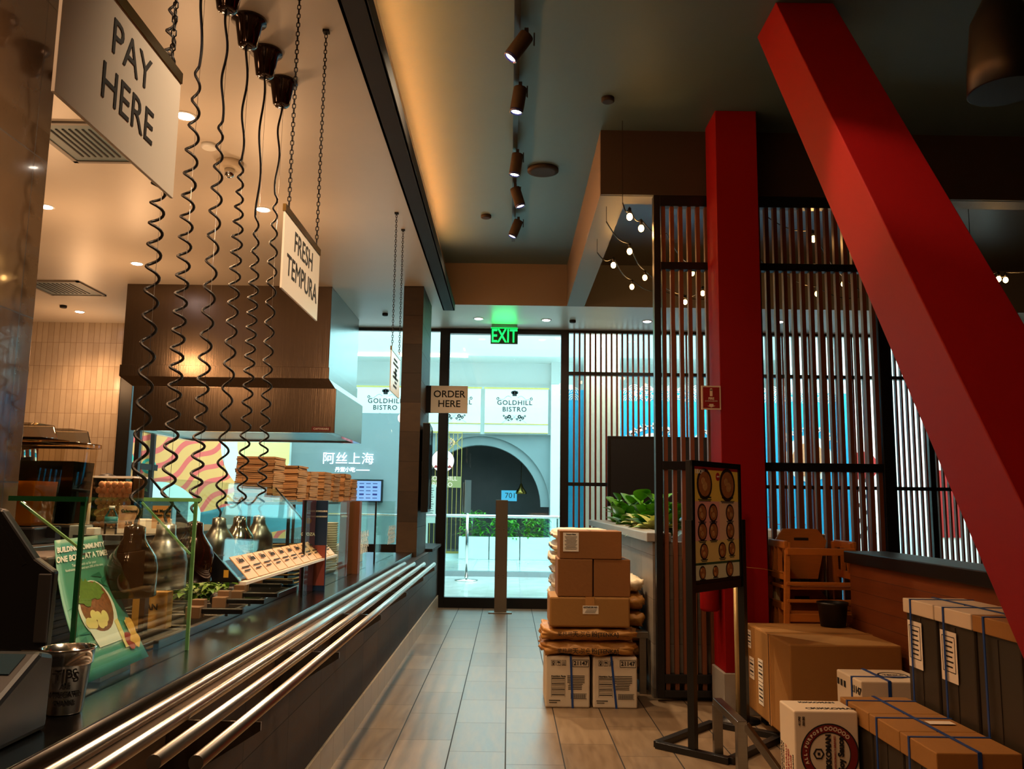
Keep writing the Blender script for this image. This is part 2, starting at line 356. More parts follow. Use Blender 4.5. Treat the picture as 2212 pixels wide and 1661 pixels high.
# red surface print along the bottom of the slat windows: white wave pattern on blue film
# ---- slat partition in front of the dining area
t = thing('slat_partition', 'tall black framed partition of brown wooden slats behind the red column', 'partition', (1.9, 6.13, 0))
b = B().box(1.04, 1.088, 6.1, 6.17, 0.02, 3.6).box(2.66, 2.73, 6.1, 6.17, 0.02, 3.6)
for z in ((0.03, .075), (.12, .18), (1.58, 1.64), (3.04, 3.095), (3.52, 3.6)): b.box(1.088, 2.66, 6.1, 6.17, *z)
b.build('frame', 'black', t, bev=.003)
b = B(); x = 1.115
while x < 2.65:
    b.box(x-.014, x+.014, 6.115, 6.158, .05, 3.54); x += .0635
b.build('slats', 'slat', t)
# ---- red column, diagonal
t = thing('red_column', 'upright square bright red column on a grey plinth', 'column', (1.565, 5.9, 0))
B().box(1.42, 1.712, 5.75, 6.05, .26, 4.1).build('shaft', 'red', t, bev=.004)
B().box(1.405, 1.727, 5.735, 6.065, 0, .26).build('plinth', 'capst', t, bev=.004)
# the leaning beam: comes down towards the camera
def bz(x, y, z): return Vector((x+.013*(4.1-z), y-.703*(4.1-z), z))
b = B(); b.add([bz(x, y, z) for z in (0, 4.098) for x, y in ((1.44, 4.42), (1.76, 4.42), (1.76, 4.78), (1.44, 4.78))],
    [(0, 3, 2, 1), (4, 5, 6, 7), (0, 1, 5, 4), (1, 2, 6, 5), (2, 3, 7, 6), (3, 0, 4, 7)])
o = b.build('red_diagonal_brace', 'red', bev=.004)
tag(o, 'large leaning bright red beam running from ceiling to floor at the right', 'beam')
# ---- half wall of the banquette
t = thing('banquette_half_wall', 'low half wall clad in wood planks with a black cap, right of the high chairs', 'half wall', (2.33, 4, 0))
B().box(2.2, 2.42, .5, 5.62, 0, .98).build('cladding', 'plank', t)
B().box(2.17, 2.45, .48, 5.64, .98, 1.055).build('cap', 'black', t, bev=.006)
# ---- stone planter with plants
t = thing('planter', 'long grey tiled planter wall with a pale stone coping behind the box stack', 'planter', (1.6, 8.4, 0))
B().box(1.03, 1.13, 6.2, 10.6, 0, 1.07).box(1.13, 2.3, 6.2, 6.3, 0, 1.07).box(2.2, 2.3, 6.3, 10.6, 0, 1.07).box(1.13, 2.2, 10.5, 10.6, 0, 1.07).build('wall', 'planter', t)
B().box(.985, 1.16, 6.18, 10.63, 1.07, 1.135).box(1.16, 2.32, 10.48, 10.63, 1.07, 1.135).box(2.2, 2.34, 6.3, 10.48, 1.07, 1.135).build('coping', 'capst', t, bev=.006)
B().box(1.13, 2.2, 6.3, 10.5, .9, 1.02).build('soil', 'soil', t)
def leaf(b, p, d, L, W, droop=.35):
    d = Vector(d).normalized(); sd = d.cross(Z).normalized(); up = sd.cross(d).normalized(); n = 6; L_, C_, R_ = [], [], []
    for i in range(n+1):
        u = i/n; c = p+d*L*u-Z*droop*L*u*u; ww = W*math.sin(math.pi*(u**.8))*.5+.001
        L_.append(c-sd*ww+up*ww*.35); C_.append(c); R_.append(c+sd*ww+up*ww*.35)
    V = L_+C_+R_; k = n+1
    b.add(V, [(i, i+1, k+i+1, k+i) for i in range(n)]+[(k+i, k+i+1, 2*k+i+1, 2*k+i) for i in range(n)], True)
def plant(x, y, z, h, n, mt, L, W, label, up=.5):
    t = thing('potted_plant', label, 'plant', (x, y, z), 0, 'leafy plants in the stone planter')
    s_ = B(); lf = B()
    for k in range(3):
        q = Vector((x+random.uniform(-.04, .04), y+random.uniform(-.04, .04), z)); e = q+Vector((random.uniform(-.07, .07), random.uniform(-.07, .07), h*random.uniform(.7, 1)))
        s_.tube([q, (q+e)/2+Vector((.01, 0, 0)), e], .005, 5)
        for i in range(n//3):
            u = .15+.85*i/max(1, n//3-1); a = i*2.4+k*2.1+random.random()*.4
            leaf(lf, q.lerp(e, u), (math.cos(a), math.sin(a), up+u*.8), L*random.uniform(.75, 1.1), W, random.uniform(.2, .5))
    s_.build('stem', 'leaf', t); lf.build('foliage', mt, t)
for i, (px, py, Yp, h, n, mt, L, W, lb, up) in enumerate([
    (1278, 1068, 9.6, .34, 18, 'leaf', .20, .09, 'small green leafy plant at the far end of the stone planter', .5),
    (1340, 1075, 8.6, .30, 24, 'leaf', .30, .15, 'broad-leaved green plant in the planter beside the black screen', .6),
    (1325, 1105, 8.0, .16, 27, 'leafv', .26, .10, 'pale variegated plant low at the front edge of the planter', .35),
    (1375, 1110, 7.2, .14, 27, 'leafv', .26, .09, 'cream-edged variegated plant spilling over the stone coping', .3),
    (1400, 1080, 7.4, .34, 27, 'leaf', .24, .16, 'bright green round-leaved plant beside the slat partition post', .5),
    (1445, 1080, 7.3, .32, 24, 'leaf', .24, .15, 'green leafy plant seen behind the slats of the partition', .5)]):
    p = at(px, py, y=Yp); plant(max(p.x, 1.2), Yp, 1.02, h, n, mt, L, W, lb, up)
# black screen behind the planter
t = thing('display_screen', 'large black switched-off screen standing behind the planter', 'screen', (1.9, 10.85, 0))
B().box(1.24, 2.52, 10.82, 10.88, 1.3, 2.18).build('bezel', 'black', t, bev=.004)
B().box(1.28, 2.48, 10.812, 10.82, 1.34, 2.14).build('panel', 'dark', t)
B().box(1.8, 1.95, 10.86, 10.92, 0, 1.35).box(1.6, 2.15, 10.7, 11.05, 0, .03).build('stand', 'black', t)
# ================================================================ TRACK LIGHTS, CEILING FITTINGS
t = thing('light_track', 'long black ceiling track carrying the row of spotlights', 'light track', (.012, 6, 4.1))
B().box(-.006, .030, 1.5, 8.8, 4.066, 4.1).build('rail', 'black', t)
M['lens'] = emis('warm_lamp_lens', (255, 238, 214), 26)
M['lensin'] = mat('lens_ring_blue', (40, 50, 120), .2)
for px0, py0, px1, py1, lb in ((1137, 78, 1099, 117, 'nearest'), (1124, 192, 1116, 236, 'second nearest'), (1118, 335, 1112, 368, 'middle'), (1113, 408, 1124, 440, 'second farthest'), (1120, 478, 1107, 497, 'farthest')):
    a = at(px0, py0, z=4.03); zc = 3.90; c = at(px1, py1, z=zc)
    if (c-a).length > .3: c = a+(c-a).normalized()*.19
    c = a+(Vector((c.x-a.x, 0, -.15))).normalized()*.19
    t = thing('track_spotlight', '%s black cylinder spotlight on the ceiling track' % lb, 'spotlight', (a.x, a.y, a.z), 0, 'spotlights on the ceiling track')
    ax = (c-a).normalized()
    B().lathe(a-ax*.01, [(.03, 0), (.043, .004), (.045, .01), (.045, .16), (.041, .165), (.04, .16)], 24, ax).build('housing', 'darktrim', t)
    B().lathe(a+ax*.150, [(.0435, 0), (.0445, .016), (.036, .018), (.035, .006)], 24, ax).build('ring', 'lensin', t)
    B().lathe(a+ax*.152, [(.034, 0), (.034, .006)], 24, ax).build('lens', 'lens', t)
    B().box(a.x-.012, a.x+.012, a.y-.03, a.y+.03, 4.03, 4.066).bar((a.x+.046, a.y, 4.05), (a.x+.046, a.y, 3.97), .008).build('arm', 'black', t)
    q = Vector((0, 0, -1)).rotation_difference(ax).to_euler()
    light('SPOT', a+ax*.18, 330 if 'second farthest' in lb else 150, TRACK, .03, rot=q, spot=R(105), blend=.9)
M['led'] = emis('warm_led_strip', (255, 158, 82), 75)
tag(B().box(-.774, -.764, -2.5, 8.9, 3.84, 3.865).build('led_strip', 'led'), 'warm light strip hidden in the cove along the kitchen ceiling edge', 'light strip')
M['dl'] = emis('downlight_lens', (236, 232, 255), 40)
def downlight(px, py, z, lb, power=30, col=WARM, Yl=None):
    p = at(px, py, z=z); t = thing('downlight', lb, 'downlight', (p.x, p.y, z), 0, 'round recessed ceiling lights')
    B().lathe((p.x, p.y, z-.008), [(.048, .006), (.06, 0), (.066, .004), (.068, .008)], 28).build('rim', 'white', t)
    B().lathe((p.x, p.y, z-.0075), [(.046, 0), (.046, .004)], 28).build('lens', 'dl', t)
    if power > 15: light('SPOT', (p.x, p.y, z-.03), 120, WARM, .05, spot=R(130), blend=.8)
    if power > 15: light('POINT', (p.x, p.y, z-.75), power, col, .1)  # unseen point light added well below the fitting, fills the ceiling
    else: light('SPOT', (p.x, p.y, z-.02), 55, (1, .78, .56), .03, spot=R(120), blend=.8)
for i, (px, py, lb) in enumerate([(400, 250, 'recessed ceiling light beside the pay sign'), (99, 446, 'recessed ceiling light over the kitchen below the large vent'), (568, 452, 'recessed ceiling light beside the cables near the tempura sign'),
    (296, 569, 'recessed ceiling light left of the hanging cables near the hood'), (172, 673, 'recessed ceiling light in front of the white tiled wall')]): downlight(px, py, 3.6, lb, 19)
for px, py, lb in ((1034, 688, 'recessed ceiling light left of the exit sign'), (1180, 691, 'recessed ceiling light right of the exit sign'), (1398, 694, 'recessed ceiling light above the slat window'), (1683, 695, 'recessed ceiling light seen through the slats right of the red column')): downlight(px, py, 3.602, lb, 10)
for x, y in ((-1.5, 2.3), (-2.7, 3.45), (-1.5, .3)): # unseen ceiling lights added to brighten the counter, poster and dispensers
    t = thing('downlight', 'added recessed kitchen ceiling light, unseen, near the camera', 'downlight', (x, y, 3.6), 0, 'round recessed ceiling lights')
    B().lathe((x, y, 3.592), [(.046, 0), (.066, .004), (.068, .008)], 24).build('rim', 'dl', t); light('POINT', (x, y, 2.85), 7, WARM, .1); light('SPOT', (x, y, 3.57), 130, WARM, .05, spot=R(130), blend=.8)  # the low point light is an added ceiling fill
for y, tg, e, an, bl in ((3.45, (1.45, 3.5, 2.78), 130, 27, .9), (2.5, (-1.15, 2.9, 1.9), 260, 75, .8), (1.6, (1.7, 4.5, .3), 42, 70, 1), (1.9, (1.25, 6.2, 1.6), 55, 34, 1), (2.9, (-.2, 4.0, 0), 90, 80, 1)):  # unseen heads added: beam's warm patch, then fill for sign, boxes, partition, floor
    x = .012; a = Vector((x, y, 4.03)); ax = (Vector(tg)-a).normalized()
    t = thing('track_spotlight', 'unseen black cylinder spotlight on the track just above the top of the view', 'spotlight', a, 0, 'unseen spotlights near the camera')
    B().lathe(a, [(.03, 0), (.043, .004), (.045, .16), (.041, .165), (.038, .15)], 24, ax).build('housing', 'darktrim', t)
    B().box(x-.012, x+.012, y-.03, y+.03, 4.03, 4.066).build('arm', 'black', t)
    light('SPOT', a+ax*.18, e, (1, .72, .46), .03, rot=Vector((0, 0, -1)).rotation_difference(ax).to_euler(), spot=R(an), blend=bl)
def vent(x0, x1, y0, y1, lb, n=0):
    t = thing('ceiling_vent', lb, 'ceiling vent', ((x0+x1)/2, (y0+y1)/2, 3.6))
    B().box(x0, x1, y0, y0+.03, 3.585, 3.6).box(x0, x1, y1-.03, y1, 3.585, 3.6).box(x0, x0+.03, y0, y1, 3.585, 3.6).box(x1-.03, x1, y0, y1, 3.585, 3.6).build('frame', 'beam', t)
    B().box(x0+.03, x1-.03, y0+.03, y1-.03, 3.592, 3.6).build('panel', 'mceil', t)
    b = B()
    for i in range(9): b.box(x0+.1+i*(x1-x0-.2)/9, x0+.1+i*(x1-x0-.2)/9+.012, y0+.1, y1-.1, 3.588, 3.592)
    b.build('grille', 'darktrim', t)
vent(-2.99, -2.42, 4.98, 5.61, 'large square ceiling vent behind the pay sign'); vent(-5.22, -4.6, 8.9, 9.55, 'dark square ceiling vent over the white tiled corner')
for px, py, z, lb, r in ((452, 312, 3.6, 'small round cover on the kitchen ceiling between the cables', .05), (1313, 212, 4.1, 'small black round detector on the dark ceiling', .045), (1050, 465, 4.1, 'small dark sprinkler cover on the ceiling left of the track', .05), (832, 677, 3.6, 'tiny round sprinkler cap near the hood', .035), (1237, 692, 3.6, 'small black cap on the bulkhead right of the exit sign', .04), (137, 660, 3.6, 'small round cap on the ceiling near the tiled wall', .04)):
    p = at(px, py, z=z); tag(B().lathe((p.x, p.y, z-.03), [(r*.8, 0), (r, .006), (r, .03)], 24).build('sprinkler_cover', 'white' if '452' in str(px) else 'darktrim'), lb, 'ceiling fitting')
p = at(497, 350, z=3.6); t = thing('strobe_alarm', 'beige round ceiling strobe with a clear lens between the cables', 'alarm', p)
B().lathe((p.x, p.y, 3.55), [(.07, 0), (.09, .01), (.09, .05)], 28).build('base', 'wcard', t); B().lathe((p.x, p.y, 3.49), [(.012, 0), (.03, .01), (.035, .06)], 16).build('lens', 'chrome', t)
p = at(1160, 365, z=4.1); tag(B().lathe((p.x+.05, p.y, 4.07), [(.10, 0), (.13, .008), (.13, .03)], 30).build('ceiling_speaker', 'darktrim'), 'flat brown round ceiling speaker right of the spotlights', 'speaker')
p = at(2160, 40, y=3.2); t = thing('pendant_lamp', 'black dome pendant lamp in the dark upper right corner', 'pendant', (p.x, 3.2, 4.1))
B().lathe((p.x, 3.2, 2.97), [(.13, 0), (.135, .004), (.13, .1), (.11, .3), (.05, .42), (.012, .44), (.012, 1.13)], 32).build('shade', 'black', t)
# exit sign
t = thing('exit_sign', 'green lit EXIT sign hanging under the ceiling above the door', 'sign', (-.085, 10.9, 3.6))
B().box(-.26, .09, 10.9, 10.915, 3.355, 3.565).build('plate', mat('dark_green_plate', (10, 52, 22), .25), t)
B().box(-.25, .08, 10.87, 10.94, 3.565, 3.6).build('housing', 'steel', t)
M['exitg'] = emis('exit_green', (16, 255, 90), 2.4)
B().text('EXIT', .235, None, fn=lambda x, y: Vector((-.085+x*.70, 10.898, 3.452+y*1.05)), bold=.003).build('lettering', 'exitg', t)
B().box(-.26, .09, 10.893, 10.899, 3.558, 3.565).build('light_bar', 'exitg', t)
light('AREA', (-.085, 10.86, 3.46), 1.6, (.05, 1, .25), .3, .15, rot=(R(-90), 0, 0)).data.use_shadow = True
# ================================================================ STRING LIGHTS IN THE DINING AREA
M['bulb'] = emis('warm_bulb', (255, 190, 110), 30)
runs = [[(1345, 455), (1360, 465), (1385, 490), (1440, 520), (1495, 587), (1560, 600)], [(1310, 495), (1360, 540), (1393, 597), (1480, 650), (1518, 631), (1600, 640)],
        [(1290, 560), (1325, 570), (1365, 617), (1430, 640), (1560, 655)], [(1650, 480), (1757, 513), (1822, 611), (1900, 650)], [(1640, 570), (1675, 588), (1765, 632), (1855, 655)], [(2100, 590), (2157, 600), (2172, 602), (2300, 570)]]
bulbs = [(1360, 465), (1385, 490), (1360, 540), (1325, 570), (1393, 597), (1365, 617), (1495, 587), (1518, 631), (1480, 650), (1757, 513), (1765, 632), (1822, 611), (1675, 588), (2157, 600), (2172, 602)]
nm = ['nearest', 'second', 'lowest left', 'upper right', 'lower right', 'far right']
for k, run in enumerate(runs):
    P = [at(*q, z=3.42) for q in run]
    t = thing('string_light', '%s string of warm bulbs under the dark dining ceiling' % nm[k], 'string light', P[0], 0, 'string lights in the dining area')
    b = B(); pts = []
    for a, c in zip(P, P[1:]):
        for i in range(8):
            u = i/8; pts.append(a.lerp(c, u)+Z*(.06-.05*math.sin(math.pi*u)))
    pts.append(P[-1]+Z*.06); b.tube(pts, .005, 5); 
    for q in (P[0], P[-1]): b.bar(q+Z*.06, (q.x, q.y, 4.1 if q.y < 9.7 else 3.6), .004)
    b.build('cable', 'cable', t)
    for q in run:
        if q in bulbs:
            p = at(*q, z=3.42); B().lathe(p+Z*.012, [(.012, 0), (.013, .04), (.006, .045)], 10).build('socket', 'black', t)
            B().ball(p-Z*.012, .022, 8, sz=1.25).build('bulb', 'bulb', t)
            if q in ((1385, 490), (1325, 570), (1480, 650), (1757, 513), (1765, 632), (2157, 600)): light('POINT', p-Z*.06, 3.0, (1, .5, .14), .03)
# ================================================================ THE MALL HALL BEYOND THE GLASS
st(B().box(-16, 16, 11.32, 30, -.1, 0).build('floor_hall', 'mallfloor'))
st(B().box(-16, 16, 11.3, 18, 4.42, 4.6).box(-16, 16, 18, 30, 4.9, 5.0).box(-16, 16, 18, 18.1, 4.42, 4.9).build('ceiling_hall', 'white'))
st(B().box(-6.7, 6.7, 11.2, 11.32, 3.7, 4.6).build('wall_shopfront_header', 'white'))
M['hallled'] = emis('hall_light_line', (255, 226, 190), 3.0)
tag(B().box(-9, -.9, 17.9, 17.98, 4.36, 4.42).build('ceiling_light_line', 'hallled'), 'long warm-white light line in the hall ceiling step beyond the glass', 'light strip')
for x, y in ((-1.0, 13.6), (.75, 13.6), (-1.6, 16), (.9, 16)):
    t = thing('downlight', 'small round downlight in the hall ceiling beyond the door', 'downlight', (x, y, 4.42), 0, 'hall ceiling lights')
    B().lathe((x, y, 4.41), [(.05, 0), (.06, .01)], 20).build('lens', emis('hall_dl', (255, 255, 255), 3), t)
# kerb and glass balustrade
t = thing('glass_balustrade', 'glass balustrade with steel handrail across the hall beyond the door', 'balustrade', (0, 15.85, 0))
B().box(-4.7, 9, 15.78, 15.95, 0, .09).build('kerb', 'mallgrey', t)
B().box(-4.7, 9, 15.86, 15.872, .09, 1.04).build('glass_panel', 'glass', t)
B().tube([(-4.7, 15.866, 1.07), (9, 15.866, 1.07)], .026, 12).build('handrail', 'chrome', t)
for x in (-3.4, -1.3, .9, 3.2, 5.4):
    B().box(x-.015, x+.015, 15.88, 15.9, .09, 1.05).build('post', 'steel', t)
t = thing('hall_railing', 'pale railing on slim posts further across the hall', 'railing', (0, 19.6, 0))
B().tube([(-7, 19.6, 1.02), (6, 19.6, 1.02)], .03, 10).build('handrail', 'white', t)
for x in [-6.5+i*1.25 for i in range(11)]: B().box(x-.012, x+.012, 19.59, 19.61, 0, 1.0).build('post', 'white', t)
# planter boxes with shrubs
def bush(b, x0, x1, y0, y1, z0, z1, n, L):
    for i in range(n):
        p = Vector((random.uniform(x0, x1), random.uniform(y0, y1), random.uniform(z0, z1))); a = random.random()*6.28
        leaf(b, p, (math.cos(a), math.sin(a), random.uniform(-.2, .9)), L*random.uniform(.6, 1.2), L*.3, .4)
for k, (x0, x1) in enumerate(((-1.15, -.45), (-.43, .27), (.29, .98))):
    t = thing('box_planter', '%s white box planter of feathery shrubs outside the bistro' % ('left', 'middle', 'right')[k], 'planter', ((x0+x1)/2, 20.6, 0), 0, 'box planters across the hall')
    B().box(x0, x1, 20.4, 20.85, 0, .52).build('box', 'white', t, bev=.01)
    b = B(); bush(b, x0+.05, x1-.05, 20.45, 20.8, .5, .95 if k else 1.1, 260, .16); b.build('shrub', 'leaf', t)
# bistro facade: grey wall with a big round arch, awning panels above
FY = 22.0
def wall_with_arch(x0, x1, z0, z1, cx, cz, r, y, th, mt, name):
    b = B(); n = 40; top = []
    P = [Vector((cx+r*math.cos(R(180-180*i/n)), y, cz+r*math.sin(R(180-180*i/n)))) for i in range(n+1)]
    for a, c in zip(P, P[1:]):
        b.prism([a, c, Vector((c.x, y, z1)), Vector((a.x, y, z1))], (0, th, 0))
    b.box(x0, cx-r, y, y+th, z0, z1).box(cx+r, x1, y, y+th, z0, z1)
    return b.build(name, mt)
st(wall_with_arch(-9, 1.05, 0, 3.05, -.74, 1.22, 1.78, FY, .35, 'mallgrey', 'wall_bistro'))
st(B().box(-9, 1.05, FY, FY+.3, 3.05, 4.9).box(1.05, 1.6, FY-.3, FY+.3, 0, 4.9).box(1.6, 14, FY+1, FY+1.2, 0, 4.9).build('wall_bistro_upper', 'white'))
st(B().box(-9, 3, 24.6, 24.7, 0, 4).box(-9, 3, 22.4, 24.7, 3.2, 3.3).build('wall_bistro_inside', mat('bistro_inside', (70, 64, 62), .6, var=.5, vscale=1.2)))
b = B()
for i in range(36):
    a0, a1 = R(180-5*i), R(175-5*i); f = lambda a, r: Vector((-.74+r*math.cos(a), FY+.1, 1.22+r*math.sin(a)))
    b.prism([f(a0, 1.56), f(a1, 1.56), f(a1, 1.80), f(a0, 1.80)], (0, .3, 0))
st(b.build('trim_arch', 'mallgrey'))
M['gold'] = mat('gold_paint', (190, 158, 84), .35, .6)
def bistro_logo(b, cx, cz, y, s):
    o = Vector((cx, y, cz))
    b.text('GOLDHILL\nBISTRO', .17*s, o+Z*(.0*s), X, Z, sp=1.15, bold=.002)
    # chef hat with leaves over it, scrolls either side, flowers beneath
    h = o+Z*.30*s
    for dx, r in ((-.05, .042), (0, .055), (.05, .042)): b.disc(h+X*dx*s+Z*.05*s, X, Z, r*s, n=14)
    b.rect(h, X, Z, .11*s, .08*s)
    for sg in (-1, 1):
        for i in range(12):
            u = i/12; p = o+X*sg*(.08+.36*u)*s+Z*(.215+.05*math.sin(u*7))*s; u2 = (i+1)/12; q = o+X*sg*(.08+.36*u2)*s+Z*(.215+.05*math.sin(u2*7))*s
            b.bar(p, q, .012*s, .003)
        b.disc(o+X*sg*.43*s+Z*.19*s, X, Z, .035*s, .02*s, n=12)
        for dx, dz, r in ((.13, -.27, .05), (.07, -.33, .03), (.21, -.30, .04), (.27, -.25, .025), (.15, -.36, .022)): b.disc(o+X*sg*dx*s+Z*dz*s, X, Z, r*s, r*s*.35, n=10)
        b.bar(o+X*sg*.05*s+Z*-.22*s, o-X*sg*.04*s+Z*-.32*s, .01*s, .003)
        for i in range(8): b.bar(o+X*sg*(.08+.03*i)*s-Z*(.40-.05*math.sin(i*.5))*s, o+X*sg*(.11+.03*i)*s-Z*(.40-.05*math.sin(i*.5+.5))*s, .01*s, .003)
for k, (x0, x1, lc) in enumerate(((-4.02, -2.42, -3.18), (-2.36, -.74, -1.42), (-.64, .98, .12))):
    t = thing('bistro_awning_panel', '%s white bistro panel printed with a chef hat emblem' % ('left', 'middle', 'right')[k], 'sign panel', ((x0+x1)/2, FY-.2, 3.07), 0, 'bistro panels above the arch')
    B().box(x0, x1, FY-.2, FY-.01, 3.07, 4.22).build('panel', 'cup', t)
    B().box(x0, x1, FY-.215, FY-.2, 3.29, 3.315).box(x0, x1, FY-.215, FY-.2, 3.07, 3.09).box(x0-.02, x1+.02, FY-.21, FY-.19, 4.2, 4.24).build('gold_line', 'gold', t)
    b = B(); bistro_logo(b, lc, 3.76, FY-.203, 1.0); b.build('lettering', 'ink', t)
t = thing('gold_bar_gate', 'gold barred gate with a plaque at the left of the bistro arch', 'gate', (-1.55, 20.9, 0))
b = B()
for i in range(9): b.box(-2.0+i*.105, -1.985+i*.105, 20.9, 20.915, .15, 3.0)
b.box(-2.0, -1.14, 20.89, 20.92, 2.98, 3.02).box(-2.0, -1.14, 20.89, 20.92, .1, .15).bar((-2.0, 20.9, 2.0), (-1.15, 20.9, 2.9), .02).bar((-1.6, 20.9, 3.0), (-1.15, 20.9, 2.6), .02)
b.build('bars', 'gold', t)
B().box(-2.05, -1.15, 20.86, 20.89, 1.66, 1.93).build('plaque', mat('olive_gold_plaque', (150, 138, 84), .5), t)
B().text('GOLDHILL\nBISTRO', .15, (-1.6, 20.857, 1.80), X, Z).build('lettering', emis('plaque_letters', (255, 250, 235), 1.2), t)
B().box(-2.05, -1.15, 20.9, 21.0, 0, .1).build('base', 'white', t)
t = thing('round_lit_sign', 'round white lit sign with red mountain shapes hung on the gate', 'sign', (-1.62, 20.82, 2.0))
B().disc((-1.6, 20.85, 2.30), X, Z, .27, e=.06, n=40).build('disc', emis('round_sign_face', (255, 244, 240), 1.3), t)
b = B()
for dx, h in ((-.16, .07), (-.08, .11), (0, .08), (.09, .13), (.17, .07)): b.prism([(-1.6+dx-.06, 20.785, 2.13), (-1.6+dx+.06, 20.785, 2.13), (-1.6+dx, 20.785, 2.13+h)], (0, .004, 0))
b.rect((-1.6, 20.786, 2.40), X, Z, .2, .02).rect((-1.6, 20.786, 2.35), X, Z, .26, .03); b.build('mark', 'redink', t)
t = thing('notice_board', 'small pale notice panel standing beside the door outside', 'notice', (-1.9, 19.3, 0))
B().box(-1.98, -1.62, 19.3, 19.32, .85, 1.7).box(-1.82, -1.78, 19.3, 19.32, 0, .85).build('board', mat('pale_notice', (190, 190, 176), .6), t)
b = B()
for i in range(12): b.rect((-1.8, 19.297, 1.62-i*.05), X, Z, .24+.04*math.sin(i*2), .012)
b.build('lines', 'ink', t)
t = thing('pendant_lamp', 'small brass pendant lamp glowing inside the bistro arch', 'lamp', (.34, 21.6, 1.55))
B().lathe((.33, 22.9, 1.55), [(.15, 0), (.14, .06), (.06, .17), (.03, .26), (.008, .28), (.008, 1.65)], 20).build('shade', 'brass', t)
t = thing('lit_screen', 'small blue lit screen inside the bistro', 'screen', (-.03, 22.9, 1.3))
B().box(-.19, .22, 22.9, 22.94, 1.36, 1.64).build('panel', emis('blue_screen', (70, 190, 235), 1.0), t)
B().text('701', .2, (.05, 22.897, 1.5), X, Z).build('lettering', 'ink', t); B().box(-.02, .04, 22.94, 23, 0, 1.6).build('stand', 'dark', t)
# steel sign stand outside the door
p = at(1007, 1255, z=0); px, py = p.x, p.y
t = thing('sign_stand', 'chrome post sign stand on a round base just outside the door', 'sign stand', (px, py, 0))
B().lathe((px, py, 0), [(.2, 0), (.2, .02), (.05, .035), (.03, .05)], 32).build('base', 'chrome', t)
B().tube([(px, py, .03), (px, py, 1.25)], [.028, .024], 14).build('pole', 'chrome', t)
B().obox((px, py-.03, 1.42), (.05, .05, 0), (.004, -.004, 0), (0, 0, .28)).obox((px-.02, py+.03, 1.40), (.06, .06, 0), (.004, -.004, 0), (0, 0, .26)).build('sign_plate', 'steel', t)
# ---- grey wall with neon characters and menu screen, mural wall (left of the column, beyond the glass)
GY = 17.0
st(B().box(-4.3, -1.75, GY, GY+.2, 0, 3.05).build('wall_noodle_shop', 'mallgrey'))
t = thing('neon_shop_sign', 'glowing white brushed characters on the grey wall beyond the glass', 'sign', (-3, GY-.03, 2.0))
c0 = at(752, 992, y=GY-.04); M['neon'] = emis('neon_white', (210, 238, 255), 3.5)
B().text('阿丝上海', .25, (c0.x, GY-.04, c0.z), X, Z, sp=1.05, bold=.0, ext=.006).build('lettering', 'neon', t)
c1_ = at(752, 1015, y=GY-.04)
B().text('丹堂小吃', .10, (c1_.x-.06, GY-.04, c1_.z), X, Z, bold=.002).box(c1_.x+.16, c1_.x+.42, GY-.05, GY-.04, c1_.z-.008, c1_.z+.008).build('small_lettering', 'neon', t)
a = at(735, 1038, y=GY-.1); c = at(822, 1082, y=GY-.1)
t = thing('menu_screen', 'lit menu television with a red left panel beyond the counter glass', 'screen', ((a.x+c.x)/2, GY-.1, c.z))
B().box(a.x-.03, c.x+.03, GY-.1, GY, c.z-.03, a.z+.03).build('bezel', 'black', t)
xm = a.x+(c.x-a.x)*.27
B().box(xm, c.x, GY-.11, GY-.1, c.z, a.z).build('panel', emis('menu_screen_blue', (150, 196, 255), 1.0), t)
B().box(a.x, xm, GY-.11, GY-.1, c.z, a.z).build('red_panel', emis('menu_screen_red', (220, 30, 50), 1.0), t)
b = B()
for i in range(4):
    for j in range(5): b.rect((xm+.08+i*.13, GY-.112, a.z-.05-j*.07), X, Z, .09, .014+.02*((i*j) % 2))
b.build('menu_print', emis('menu_ink', (60, 70, 190), .5), t)
b = B().text('阿丝', .07, ((a.x+xm)/2, GY-.112, a.z-.1), X, Z).rect(((a.x+xm)/2, GY-.112, a.z-.25), X, Z, .1, .01); b.build('lettering', 'neon', t)
# mural of orange waves (leans back along the hall)
Lm, Rm = Vector((-7.4, 13.4, 0)), Vector((-4.31, 16.9, 0))
tm = NT('orange_wave_mural'); q = tm.pos(); 
u = tm.math('ADD', tm.math('MULTIPLY', q[0], .66), tm.math('MULTIPLY', q[1], .75)); v = q[2]
ph = tm.math('SUBTRACT', tm.math('MULTIPLY', v, 4.4), tm.math('MULTIPLY', u, 2.9))
wv = tm.math('ADD', ph, tm.math('MULTIPLY', tm.math('SINE', tm.math('ADD', tm.math('MULTIPLY', u, 6.0), tm.math('MULTIPLY', v, 4.0))), .32))
s1 = tm.math('GREATER_THAN', tm.math('SINE', tm.math('MULTIPLY', wv, 4.4)), .45)
base = tm.mix(s1, lin((255, 166, 88)), lin((250, 92, 78)))
def circ(cu, cv, r):
    return tm.math('LESS_THAN', tm.math('SQRT', tm.math('ADD', tm.math('POWER', tm.math('SUBTRACT', u, cu), 2.0), tm.math('POWER', tm.math('SUBTRACT', v, cv), 2.0))), r)
for cu, cv, r0, r1_, c0_, c1c in ((9.3, 2.35, .95, .62, (240, 238, 226), (250, 212, 130)), (7.25, .75, .85, .45, (235, 238, 230), (246, 196, 90)), (6.62, 1.98, .13, .08, (60, 170, 140), (250, 200, 110)), (7.02, 1.86, .13, .08, (60, 170, 140), (250, 200, 110)), (6.28, 1.85, .13, .08, (60, 170, 140), (250, 200, 110)), (6.75, 1.5, .13, .08, (60, 170, 140), (250, 200, 110))):
    base = tm.mix(circ(cu, cv, r0), base, lin(c0_)); base = tm.mix(circ(cu, cv, r1_), base, lin(c1c))
